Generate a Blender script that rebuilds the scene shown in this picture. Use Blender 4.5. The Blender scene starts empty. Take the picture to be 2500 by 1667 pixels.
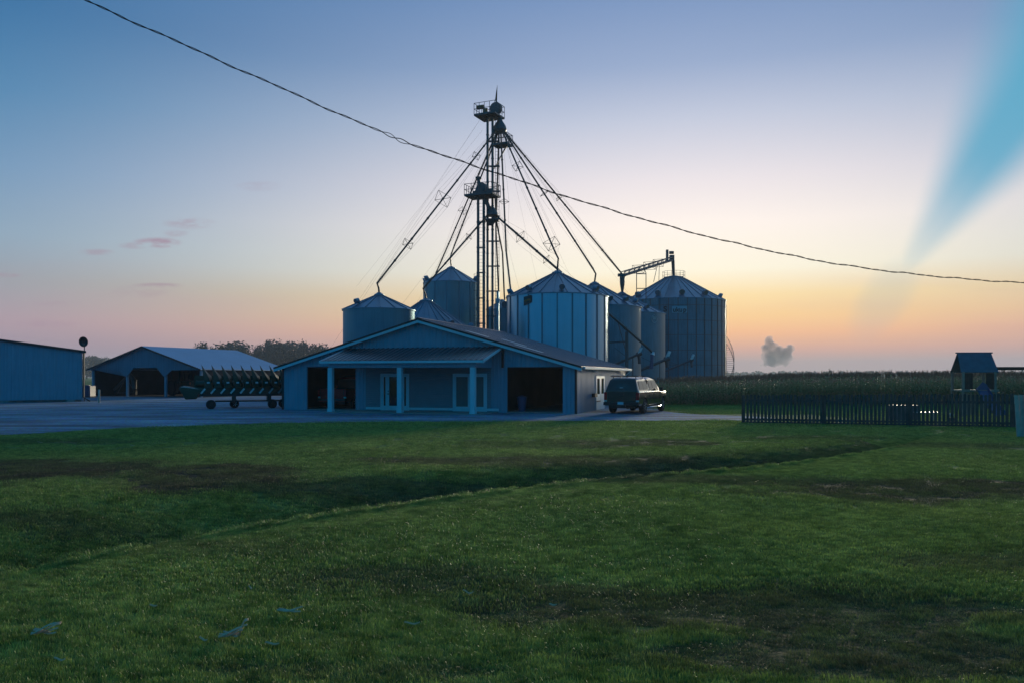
import bpy, bmesh, math, random
import numpy as np
from mathutils import Vector, Matrix, noise
R = random.Random(7)
C = bpy.context.scene.collection
rad = math.radians
F = 1944.0      # focal length of the 2500 px wide photo, in px
def at(px, py, Y):            # a sight line of the photo met at depth Y (camera height 2 m, horizon row 918)
    return Vector(((px - 1250) * Y / F, Y, 2 + (918 - py) * Y / F))

# ---------------------------------------------------------------- helpers
class MB:
    def __init__(s): s.v = []; s.f = []; s.mi = []; s.cur = 0
    def add(s, vs, fs):
        n = len(s.v); s.v += [tuple(p) for p in vs]
        for f in fs: s.f.append([i + n for i in f]); s.mi.append(s.cur)
        return s
    def box(s, c, d, rot=None):
        c = Vector(c); hx, hy, hz = d[0] / 2, d[1] / 2, d[2] / 2
        P = [Vector((x, y, z)) for x in (-hx, hx) for y in (-hy, hy) for z in (-hz, hz)]
        if rot is not None: P = [rot @ p for p in P]
        return s.add([p + c for p in P], [(0, 1, 3, 2), (4, 6, 7, 5), (0, 4, 5, 1), (2, 3, 7, 6), (0, 2, 6, 4), (1, 5, 7, 3)])
    def b2(s, x0, x1, y0, y1, z0, z1):
        return s.box(((x0 + x1) / 2, (y0 + y1) / 2, (z0 + z1) / 2), (x1 - x0, y1 - y0, z1 - z0))
    def beam(s, a, b, w, h=None):          # rectangular bar from a to b
        a, b = Vector(a), Vector(b); d = b - a
        if d.length < 1e-6: return s
        q = d.to_track_quat('X', 'Z').to_matrix()
        return s.box((a + b) / 2, (d.length, w, h or w), q)
    def tube(s, pts, r, n=8, caps=True):
        pts = [Vector(p) for p in pts]; m = len(pts)
        rs = r if isinstance(r, (list, tuple)) else [r] * m
        vs = []; up = None
        for i, p in enumerate(pts):
            t = (pts[min(i + 1, m - 1)] - pts[max(i - 1, 0)])
            t = t.normalized() if t.length > 1e-9 else Vector((0, 0, 1))
            if up is None: up = t.orthogonal().normalized()
            up = (up - t * up.dot(t))
            up = up.normalized() if up.length > 1e-6 else t.orthogonal().normalized()
            w = t.cross(up)
            for k in range(n):
                a = 2 * math.pi * k / n
                vs.append(p + (up * math.cos(a) + w * math.sin(a)) * rs[i])
        fs = []
        for i in range(m - 1):
            for k in range(n):
                k2 = (k + 1) % n
                fs.append((i * n + k, i * n + k2, (i + 1) * n + k2, (i + 1) * n + k))
        if caps: fs += [tuple(range(n))[::-1], tuple((m - 1) * n + k for k in range(n))]
        return s.add(vs, fs)
    def lathe(s, prof, n=32, c=(0, 0, 0), cap=False):   # prof: (r, z)
        cx, cy, cz = c; vs = []; m = len(prof)
        for r, z in prof:
            for k in range(n):
                a = 2 * math.pi * k / n
                vs.append((cx + r * math.cos(a), cy + r * math.sin(a), cz + z))
        fs = [(i * n + k, i * n + (k + 1) % n, (i + 1) * n + (k + 1) % n, (i + 1) * n + k) for i in range(m - 1) for k in range(n)]
        if cap: fs += [tuple(range(n))[::-1], tuple((m - 1) * n + k for k in range(n))]
        return s.add(vs, fs)
    def lathe_axis(s, prof, c, axis, n=24):             # prof: (r, along axis)
        q = Vector(axis).to_track_quat('Z', 'Y').to_matrix(); c = Vector(c)
        t = MB().lathe(prof, n, cap=True)
        return s.add([q @ Vector(v) + c for v in t.v], t.f)
    def prism(s, poly, d):                               # poly: 3D points, d: extrusion vector
        n = len(poly); d = Vector(d); P = [Vector(p) for p in poly]
        fs = [tuple(range(n))[::-1], tuple(range(n, 2 * n))] + [(i, (i + 1) % n, n + (i + 1) % n, n + i) for i in range(n)]
        return s.add(P + [p + d for p in P], fs)
    def build(s, name, mat, parent=None, smooth=False, loc=None, rz=0):
        me = bpy.data.meshes.new(name); me.from_pydata(s.v, [], s.f)
        mats = mat if isinstance(mat, (list, tuple)) else [mat]
        for m in mats: me.materials.append(m)
        if len(mats) > 1: me.polygons.foreach_set('material_index', s.mi)
        me.update()
        bm = bmesh.new(); bm.from_mesh(me); bmesh.ops.recalc_face_normals(bm, faces=bm.faces); bm.to_mesh(me); bm.free()
        if smooth:
            me.polygons.foreach_set('use_smooth', [True] * len(me.polygons))
            me.set_sharp_from_angle(angle=rad(smooth if smooth is not True else 38))
        o = bpy.data.objects.new(name, me); C.objects.link(o); o.parent = parent
        if loc is not None: o.location = loc
        o.rotation_euler.z = rz
        return o
def tag(o, label=None, cat=None, group=None, kind=None):
    if label: o['label'] = label
    if cat: o['category'] = cat
    if group: o['group'] = group
    if kind: o['kind'] = kind
    return o
def thing(name, label, cat, loc=(0, 0, 0), rz=0, group=None):
    o = bpy.data.objects.new(name, None); C.objects.link(o); o.location = loc; o.rotation_euler.z = rz
    o.empty_display_size = .3
    return tag(o, label, cat, group)
def copy_tree(o, parent=None):
    c = o.copy(); C.objects.link(c); c.parent = parent
    for ch in list(o.children): copy_tree(ch, c)
    return c

# ---------------------------------------------------------------- materials
def mat(name, col, rough=.6, metal=0., var=.12, vscale=3., bump=0., bscale=20., rvar=0., spec=.5, coat=0., wave=None, streak=0.):
    m = bpy.data.materials.new(name); m.use_nodes = True
    nt = m.node_tree; N = nt.nodes; L = nt.links
    b = N['Principled BSDF']
    b.inputs['Roughness'].default_value = rough; b.inputs['Metallic'].default_value = metal
    b.inputs['Specular IOR Level'].default_value = spec; b.inputs['Coat Weight'].default_value = coat
    tc = N.new('ShaderNodeTexCoord')
    n = N.new('ShaderNodeTexNoise'); n.inputs['Scale'].default_value = vscale; n.inputs['Detail'].default_value = 5
    L.new(tc.outputs['Object'], n.inputs['Vector'])
    r = N.new('ShaderNodeValToRGB'); r.color_ramp.elements[0].position = .3; r.color_ramp.elements[1].position = .72
    r.color_ramp.elements[0].color = (*[c * (1 - var) for c in col], 1)
    r.color_ramp.elements[1].color = (*[min(1, c * (1 + var)) for c in col], 1)
    L.new(n.outputs['Fac'], r.inputs['Fac'])
    cout = r.outputs['Color']
    if streak:                                            # vertical run-off stains
        mp = N.new('ShaderNodeMapping'); mp.inputs['Scale'].default_value = (5, 5, .25)
        L.new(tc.outputs['Object'], mp.inputs['Vector'])
        n2 = N.new('ShaderNodeTexNoise'); n2.inputs['Scale'].default_value = 1.6; n2.inputs['Detail'].default_value = 6
        L.new(mp.outputs['Vector'], n2.inputs['Vector'])
        mx = N.new('ShaderNodeMix'); mx.data_type = 'RGBA'; mx.blend_type = 'MULTIPLY'
        mr = N.new('ShaderNodeMapRange'); mr.inputs['From Min'].default_value = .45; mr.inputs['From Max'].default_value = .75
        mr.inputs['To Max'].default_value = streak
        L.new(n2.outputs['Fac'], mr.inputs['Value']); L.new(mr.outputs['Result'], mx.inputs['Factor'])
        L.new(cout, mx.inputs['A']); mx.inputs['B'].default_value = (.35, .33, .3, 1); cout = mx.outputs['Result']
    L.new(cout, b.inputs['Base Color'])
    if rvar:
        mr = N.new('ShaderNodeMapRange'); mr.inputs['To Min'].default_value = rough - rvar; mr.inputs['To Max'].default_value = rough + rvar
        L.new(n.outputs['Fac'], mr.inputs['Value']); L.new(mr.outputs['Result'], b.inputs['Roughness'])
    h = None
    if bump:
        nb = N.new('ShaderNodeTexNoise'); nb.inputs['Scale'].default_value = bscale; nb.inputs['Detail'].default_value = 4
        L.new(tc.outputs['Object'], nb.inputs['Vector'])
        bp = N.new('ShaderNodeBump'); bp.inputs['Strength'].default_value = 1; bp.inputs['Distance'].default_value = bump
        L.new(nb.outputs['Fac'], bp.inputs['Height']); L.new(bp.outputs['Normal'], b.inputs['Normal']); h = bp
    if wave:                                              # (axis, pitch m, depth m): pressed ribs in sheet metal
        ax, pitch, dep = wave
        wv = N.new('ShaderNodeTexWave'); wv.wave_type = 'BANDS'; wv.bands_direction = ax; wv.wave_profile = 'SIN'
        wv.inputs['Scale'].default_value = 2 * math.pi / pitch / 20
        L.new(tc.outputs['Object'], wv.inputs['Vector'])
        bp = N.new('ShaderNodeBump'); bp.inputs['Distance'].default_value = dep
        pw = N.new('ShaderNodeMath'); pw.operation = 'POWER'; pw.inputs[1].default_value = 6
        L.new(wv.outputs['Fac'], pw.inputs[0]); L.new(pw.outputs[0], bp.inputs['Height'])
        if h: L.new(h.outputs['Normal'], bp.inputs['Normal'])
        L.new(bp.outputs['Normal'], b.inputs['Normal'])
    return m
M = dict(
 siding=mat('siding_white', (.15, .32, .42), .5, 0, .06, .8, wave=('X', .23, .02), streak=.25),
 siding_s=mat('siding_side', (.20, .33, .43), .42, 0, .08, .8, streak=.3),
 trim=mat('trim_white', (.5, .66, .72), .45, 0, .05, 2),
 clap=mat('clapboard', (.18, .24, .28), .6, 0, .06, 2, wave=('Z', .12, .015)),
 roof=mat('charcoal_metal_roof', (.15, .15, .17), .33, .75, .1, .6, rvar=.06),
 roofdark=mat('dark_edge', (.02, .02, .022), .5, .1),
 shedroof=mat('galvanised_roof', (.30, .42, .55), .5, .6, .08, .5, rvar=.1, streak=.2),
 gal=mat('galvanised_bin', (.28, .47, .58), .3, .9, .04, .7, rvar=.03, streak=.1),
 gal2=mat('weathered_bin', (.10, .21, .27), .42, .8, .12, .7, rvar=.08, streak=.4),
 galsmooth=mat('smooth_bin', (.15, .36, .44), .42, .7, .06, .6, rvar=.06, streak=.25),
 stiff=mat('stiffener_steel', (.12, .12, .125), .55, .6, .15, 4),
 steel=mat('tower_steel', (.1, .1, .11), .5, .5, .2, 3),
 binroof=mat('bin_roof', (.11, .24, .32), .4, .8, .12, .8, rvar=.08, streak=.2),
 pipe=mat('spout_pipe', (.07, .05, .045), .5, .4, .25, 2),
 wire=mat('wire', (.06, .06, .06), .5, .4),
 glass=mat('window_glass', (.01, .012, .014), .05, 0, .1, spec=.6),
 curtain=mat('door_blind', (.12, .14, .14), .6, 0, .1),
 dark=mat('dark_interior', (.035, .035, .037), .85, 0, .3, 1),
 green=mat('implement_green', (.007, .035, .016), .35, 0, .2, 2, coat=.1),
 black=mat('black_rubber', (.015, .015, .016), .8, 0, .2, 6),
 blk=mat('black_paint', (.014, .014, .015), .35, 0, .2, 4),
 silver=mat('worn_silver', (.6, .6, .62), .35, .8, .2, 6),
 paint=mat('graphite_paint', (.016, .018, .02), .25, .0, .05, 1, coat=1.),
 redpaint=mat('red_paint', (.8, .03, .03), .6, .0, .05, 1, spec=.1),
 chrome=mat('chrome', (.75, .75, .77), .12, 1, .03),
 tail=mat('tail_light_red', (.75, .01, .015), .15, 0, .1),
 plate=mat('number_plate', (.45, .55, .6), .4, 0, .1, 30),
 amber=mat('orange_paint', (.4, .11, .02), .45, 0, .2, 5),
 wood=mat('weathered_wood', (.07, .07, .065), .8, 0, .35, 3, bump=.004, bscale=30, streak=.35),
 palewood=mat('pale_wood', (.6, .43, .35), .8, 0, .2, 4, bump=.004, bscale=30, streak=.4),
 brown=mat('brown_stain', (.07, .03, .02), .7, 0, .3, 5),
 beige=mat('beige_board', (.26, .22, .17), .7, 0, .2, 5),
 siding_d=mat('siding_dark', (.09, .20, .28), .55, 0, .12, .8, streak=.4, wave=('X', .3, .02)),  # darker siding for the open shed's gable
 tarp=mat('teal_canvas', (.02, .11, .15), .7, 0, .15, 4),
 bluepl=mat('blue_plastic', (.02, .07, .16), .4, 0, .1, 4),
 white=mat('white_plastic', (.45, .45, .43), .4, 0, .05, 4),
 concrete=mat('concrete', (.28, .28, .27), .85, 0, .2, 3, bump=.004, bscale=30),
 bark=mat('bark', (.05, .04, .03), .9, 0, .3, 6, bump=.01, bscale=12),
 sky_panel=mat('skylight_panel', (.55, .58, .6), .35, 0, .05, 2),
 husk=mat('dry_husk', (.62, .42, .27), .7, 0, .2, 12),
)

# ---------------------------------------------------------------- camera, sun, dawn sky
cam = bpy.data.cameras.new('camera'); co = bpy.data.objects.new('camera', cam); C.objects.link(co)
co.location = (0, 0, 2); co.rotation_euler = (rad(90), 0, 0)
cam.sensor_width = 36; cam.lens = F / 2500 * 36; cam.shift_y = 84.5 / 2500; cam.clip_end = 9000; cam.clip_start = .05
sc = bpy.context.scene; sc.camera = co
sc.view_settings.view_transform = 'Standard'; sc.view_settings.look = 'None'
sc.view_settings.exposure = 0; sc.view_settings.gamma = 1
sc.render.engine = 'CYCLES'; sc.cycles.use_denoising = True
sc.cycles.max_bounces = 6; sc.cycles.diffuse_bounces = 3; sc.cycles.glossy_bounces = 3; sc.cycles.volume_bounces = 1
sc.cycles.transparent_max_bounces = 6
sc.cycles.sample_clamp_indirect = 6
SUN_AZ = 23.0
sl = bpy.data.lights.new('sun', 'SUN'); sl.energy = 3.2; sl.angle = rad(12); sl.color = (1, .88, .64)
so = bpy.data.objects.new('sun', sl); C.objects.link(so)
sd = Vector((math.sin(rad(SUN_AZ)), math.cos(rad(SUN_AZ)), math.tan(rad(6))))
so.rotation_euler = sd.to_track_quat('Z', 'Y').to_euler(); so.location = (30, 60, 20)

w = bpy.data.worlds.new('World'); sc.world = w; w.use_nodes = True
nt = w.node_tree; N = nt.nodes; L = nt.links
bg = N['Background']
def lin(c): return tuple((x / 255 / 12.92) if x <= 10 else (((x / 255) + .055) / 1.055) ** 2.4 for x in c)
def mth(op, a, b=None, c=None, clamp=False):
    n = N.new('ShaderNodeMath'); n.operation = op; n.use_clamp = clamp
    for i, x in enumerate((a, b, c)):
        if x is None: continue
        if isinstance(x, (int, float)): n.inputs[i].default_value = x
        else: L.new(x, n.inputs[i])
    return n.outputs[0]
def smooth(x, a, b, lo=0., hi=1.):
    n = N.new('ShaderNodeMapRange'); n.interpolation_type = 'SMOOTHSTEP'
    L.new(x, n.inputs['Value']); n.inputs['From Min'].default_value = a; n.inputs['From Max'].default_value = b
    n.inputs['To Min'].default_value = lo; n.inputs['To Max'].default_value = hi
    return n.outputs['Result']
def mixc(f, a, b):
    n = N.new('ShaderNodeMix'); n.data_type = 'RGBA'
    if isinstance(f, (int, float)): n.inputs['Factor'].default_value = f
    else: L.new(f, n.inputs['Factor'])
    for k, x in (('A', a), ('B', b)):
        if isinstance(x, tuple): n.inputs[k].default_value = (*x[:3], 1)
        else: L.new(x, n.inputs[k])
    return n.outputs['Result']
tc = N.new('ShaderNodeTexCoord'); sx = N.new('ShaderNodeSeparateXYZ'); L.new(tc.outputs['Generated'], sx.inputs[0])
X, Y, Z = sx.outputs
el = mth('MULTIPLY', mth('ARCSINE', Z), 180 / math.pi)
fac = mth('SQRT', mth('DIVIDE', mth('MAXIMUM', el, 0.), 90.), clamp=True)
hl = mth('SQRT', mth('ADD', mth('MULTIPLY', X, X), mth('ADD', mth('MULTIPLY', Y, Y), 1e-6)))
ca = mth('DIVIDE', mth('ADD', mth('MULTIPLY', X, math.sin(rad(12.5))), mth('MULTIPLY', Y, math.cos(rad(12.5)))), hl)
dz = mth('MULTIPLY', mth('ARCCOSINE', mth('MAXIMUM', mth('MINIMUM', ca, 1.), -1.)), 180 / math.pi)
def ramp(stops, srgb=True):
    r = N.new('ShaderNodeValToRGB'); e = r.color_ramp.elements; r.color_ramp.interpolation = 'EASE' if False else 'LINEAR'
    for i, (deg, c) in enumerate(stops):
        p = math.sqrt(deg / 90)
        q = e[i] if i < 2 else e.new(p)
        q.position = p
        q.color = (*(lin(c) if srgb else c), 1)
    L.new(fac, r.inputs['Fac']); return r.outputs['Color']
rS = ramp([(0, (168, 154, 158)), (1.0, (178, 156, 156)), (1.9, (222, 170, 148)), (3.0, (250, 190, 142)), (4.2, (255, 210, 148)), (5.6, (255, 225, 168)), (7.4, (255, 246, 222)),
           (10.5, (255, 243, 234)), (13.5, (234, 226, 229)), (17.5, (194, 200, 218)), (21, (152, 170, 202)), (25.5, (120, 147, 189)), (45, (120, 156, 196)), (90, (44, 104, 156))])
rL = ramp([(0, (130, 126, 146)), (1.6, (146, 134, 154)), (3.5, (166, 148, 162)), (6, (146, 154, 166)), (8.6, (134, 160, 182)), (12.6, (108, 147, 182)),
           (17, (76, 130, 172)), (22, (52, 110, 158)), (45, (56, 108, 162)), (90, (44, 104, 156))])
rB = ramp([(0, (2, 100, 152)), (6, (3, 124, 176)), (20, (4, 120, 170)), (45, (8, 106, 156)), (90, (44, 104, 156))])
base = mixc(smooth(dz, 0, 52), rS, rL)
base = mixc(smooth(dz, 50, 105), base, rB)
# gnomonic direction coordinates (x/y, z/y), for streaks that run straight across the sky
ys = mth('MAXIMUM', Y, .02)
gx = mth('DIVIDE', X, ys); gz = mth('DIVIDE', Z, ys)
front = smooth(Y, .05, .25)
# faint banding of thin high cloud
nz = N.new('ShaderNodeTexNoise'); nz.inputs['Scale'].default_value = 1.0; nz.inputs['Detail'].default_value = 5
cv = N.new('ShaderNodeCombineXYZ'); L.new(mth('MULTIPLY', gx, 3.), cv.inputs[0]); L.new(mth('MULTIPLY', gz, 26.), cv.inputs[1]); L.new(cv.outputs[0], nz.inputs['Vector'])
band = mth('MULTIPLY', mth('MULTIPLY', smooth(nz.outputs['Fac'], .45, .75), .16), mth('MULTIPLY', front, smooth(el, 9, 3)))
base = mixc(band, base, lin((188, 150, 160)))
# blue shadow ray
ax_, az_ = (2160 - 1250) / F, (918 - 728) / F
rx = mth('SUBTRACT', gx, ax_); rz_ = mth('SUBTRACT', gz, az_)
ang = mth('MULTIPLY', mth('ARCTAN2', rx, rz_), 180 / math.pi)
dist = mth('SQRT', mth('ADD', mth('MULTIPLY', rx, rx), mth('MULTIPLY', rz_, rz_)))
wedge = mth('MULTIPLY', smooth(ang, 16, 33), smooth(ang, 53, 38))
rayf = mth('MULTIPLY', mth('MULTIPLY', wedge, smooth(dist, -.02, .24)), mth('MULTIPLY', front, .88))
tx = mth('ADD', mth('MULTIPLY', rx, math.cos(rad(38))), mth('MULTIPLY', rz_, -math.sin(rad(38)))); ty = mth('ADD', mth('MULTIPLY', rx, math.sin(rad(38))), mth('MULTIPLY', rz_, math.cos(rad(38))))
q_ = mth('ADD', mth('POWER', mth('DIVIDE', tx, .028), 2.), mth('POWER', mth('DIVIDE', ty, .055), 2.))
rayf = mth('MAXIMUM', rayf, mth('MULTIPLY', smooth(q_, 1.8, 0., 0., .16), front))
base = mixc(rayf, base, lin((78, 164, 196)))
# small wisps of pink cloud to the north
n3 = N.new('ShaderNodeTexNoise'); n3.inputs['Scale'].default_value = 1.; n3.inputs['Detail'].default_value = 7; n3.inputs['Roughness'].default_value = .62
cv3 = N.new('ShaderNodeCombineXYZ'); L.new(mth('MULTIPLY', gx, 45.), cv3.inputs[0]); L.new(mth('MULTIPLY', gz, 150.), cv3.inputs[1]); L.new(cv3.outputs[0], n3.inputs['Vector'])
tot = None
for px, py, wx, wy, st in [(383, 593, 55, 13, 1.), (330, 600, 40, 9, .5), (462, 546, 60, 14, .5), (235, 616, 42, 8, .55), (385, 698, 60, 7, .75), (345, 712, 70, 16, .3), (20, 671, 34, 7, .7),
                           (110, 790, 80, 10, .45), (632, 455, 55, 12, .25), (140, 742, 60, 7, .3), (430, 570, 30, 10, .4)]:
    qx = mth('MULTIPLY', mth('SUBTRACT', gx, (px - 1250) / F), F / wx); qz = mth('MULTIPLY', mth('SUBTRACT', gz, (918 - py) / F), F / wy)
    q = mth('ADD', mth('MULTIPLY', qx, qx), mth('MULTIPLY', qz, qz))
    g = smooth(q, 1.6, 0., 0., st)
    tot = g if tot is None else mth('MAXIMUM', tot, g)
wf = mth('MULTIPLY', mth('MULTIPLY', tot, smooth(n3.outputs['Fac'], .32, .62)), mth('MULTIPLY', front, .8))
base = mixc(wf, base, lin((160, 132, 150)))
L.new(base, bg.inputs['Color']); bg.inputs['Strength'].default_value = 1.06

# ---------------------------------------------------------------- terrain
CR = [(-30, -22), (-12, -2.6), (-8.2, 3.4), (-5.5, 7.4), (-3.9, 9.9), (-1.84, 12.3), (1.35, 15), (5.9, 17.9), (9.5, 21.2), (11.7, 23.5), (15, 27.5), (25, 38)]
def _cr(P, n=7):
    out = []
    for i in range(len(P) - 1):
        a, b, c, d = P[max(i - 1, 0)], P[i], P[i + 1], P[min(i + 2, len(P) - 1)]
        for k in range(n):
            t = k / n; out.append(tuple(.5 * (2 * b[q] + (c[q] - a[q]) * t + (2 * a[q] - 5 * b[q] + 4 * c[q] - d[q]) * t * t + (3 * b[q] - a[q] - 3 * c[q] + d[q]) * t ** 3) for q in (0, 1)))
    return out + [P[-1]]
CR = _cr(CR); CRx = np.array([c[0] for c in CR], float); CRy = np.array([c[1] for c in CR], float)
def sm(a, b, x):
    t = np.clip((x - a) / (b - a), 0, 1); return t * t * (3 - 2 * t)
def terrain(x, y):
    x = np.asarray(x, float); y = np.asarray(y, float)
    best = np.full(x.shape, 1e9)
    for i in range(len(CR) - 1):
        ax, ay, bx, by = CRx[i], CRy[i], CRx[i + 1], CRy[i + 1]
        dx, dy = bx - ax, by - ay
        t = np.clip(((x - ax) * dx + (y - ay) * dy) / (dx * dx + dy * dy), 0, 1)
        best = np.minimum(best, np.hypot(x - ax - t * dx, y - ay - t * dy))
    d = best * np.sign(y - np.interp(x, CRx, CRy))
    dep = np.interp(x, [-12, -5.5, -1.8, 1.4, 6, 10, 13, 15], [1.0, .95, .75, .58, .45, .3, .12, 0])
    wid = np.interp(x, [-12, -5.5, 0, 6, 12], [5.4, 4.8, 3.2, 2.1, 1.5])
    ditch = -dep * sm(-.06, .42, d) * (1 - np.clip((d / wid - .12) / .88, 0, 1)) ** 1.6
    near = -.05 * sm(.5, 5, -d) * sm(0, .3, dep)
    und = .035 * np.sin(x * .55 + 1.3) * np.cos(y * .42) + .008 * np.sin(x * 1.5 + y * 1.0) + .003 * np.sin(y * 2.3 - x * .9)
    m = (1 - sm(22, 27, y)) * (1 - sm(16, 24, np.abs(x)))
    return ditch * (1 - sm(26, 30, y)) + near * m + und * m * (.25 + .75 * sm(.5, 3, np.abs(d)))
BL = [(-10.8, 16.6, 3.2, 2.6, 1.), (-6.1, 16.3, 1.9, 2.2, 1.), (1.2, 18.9, 4.6, 1.5, .8), (3.9, 15.4, 2.6, .8, .75), (7.6, 14.4, 3.4, 1.6, .9), (2.0, 7.1, 2.7, .8, .8),
      (2.6, 5.9, 1.9, .5, .8), (-1.3, 8.0, 1.3, .55, .7), (.2, 5.0, .5, .2, .7), (3.3, 24., 3.6, 1.3, .75), (9.5, 26, 2.5, 1., .5), (-6.5, 11.8, 1.4, .8, .6),
      (-1.2, 5.55, 1.2, .2, .5), (.2, 4.75, .35, .2, .8), (5.6, 8.8, 1.8, .7, .6), (-2.2, 15.2, 3.2, 1.0, .7), (-3.2, 9.2, 1.2, .4, .4), (1.3, 4.6, .4, .12, .8), (1.9, 22.8, 3, .5, .5),
      (12.5, 23, 2.6, 1.2, .5), (-14, 24.5, 3, 1., .5)]
def nzv(x, y, s, o=0): return noise.noise(Vector((x * s + o, y * s - o, o * .37)))
def dead(x, y):
    wob = nzv(x, y, .55) * .55 + nzv(x, y, 1.7, 9) * .35 + nzv(x, y, 5, 3) * .3
    v = 0
    for cx, cy, a, b, s in BL:
        q = math.hypot((x - cx) / a, (y - cy) / b) + wob * .7
        if q < 1.15: v = max(v, s * min(1, max(0, (1.15 - q) / .35)))
    # damp worn strip along the bottom of the ditch
    yc = float(np.interp(x, CRx, CRy))
    d = y - yc
    if -3 < x < 11 and .1 < d < 3.2: v = max(v, .9 * (1 - abs(d - 1.4) / 1.9) + wob * .5)
    return min(1, max(0, v))

def bank_shade(x, y):                     # shade of the swale's floor and lower bank, painted dark into grass and soil
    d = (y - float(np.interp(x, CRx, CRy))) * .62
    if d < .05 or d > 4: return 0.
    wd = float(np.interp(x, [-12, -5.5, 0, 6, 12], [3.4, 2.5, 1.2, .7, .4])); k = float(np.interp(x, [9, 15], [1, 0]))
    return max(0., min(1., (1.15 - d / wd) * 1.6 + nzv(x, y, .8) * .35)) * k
# the ground: one sheet to the horizon, finely divided where the lawn is uneven
xs = np.concatenate([-np.geomspace(1500, 20, 26), np.arange(-19.8, 19.81, .12), np.geomspace(20, 1500, 26)])
ys_ = np.concatenate([-np.geomspace(1500, 2, 20), np.arange(-1.5, 31, .12), np.geomspace(31.2, 1500, 30)])
gxx, gyy = np.meshgrid(xs, ys_)
gzz = terrain(gxx, gyy)
nxg, nyg = len(xs), len(ys_)
co_ = np.stack([gxx.ravel(), gyy.ravel(), gzz.ravel()], 1)
ii, jj = np.meshgrid(np.arange(nxg - 1), np.arange(nyg - 1)); a0 = (jj * nxg + ii).ravel()
fc = np.stack([a0, a0 + 1, a0 + 1 + nxg, a0 + nxg], 1)
me = bpy.data.meshes.new('lawn_ground'); me.from_pydata(co_.tolist(), [], fc.tolist()); me.polygons.foreach_set('use_smooth', [True] * len(me.polygons))
at_ = me.attributes.new('dead', 'FLOAT', 'POINT')
dv = np.zeros(len(co_), np.float32)
for i, (x, y, z) in enumerate(co_):
    if abs(x) < 19 and 2 < y < 31: dv[i] = dead(x, y)
at_.data.foreach_set('value', dv)
lat = me.attributes.new('bank_shade', 'FLOAT', 'POINT'); lat.data.foreach_set('value', np.array([bank_shade(x, y) if abs(x) < 19 and 2 < y < 31 else 0 for x, y, z in co_], np.float32))
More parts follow.
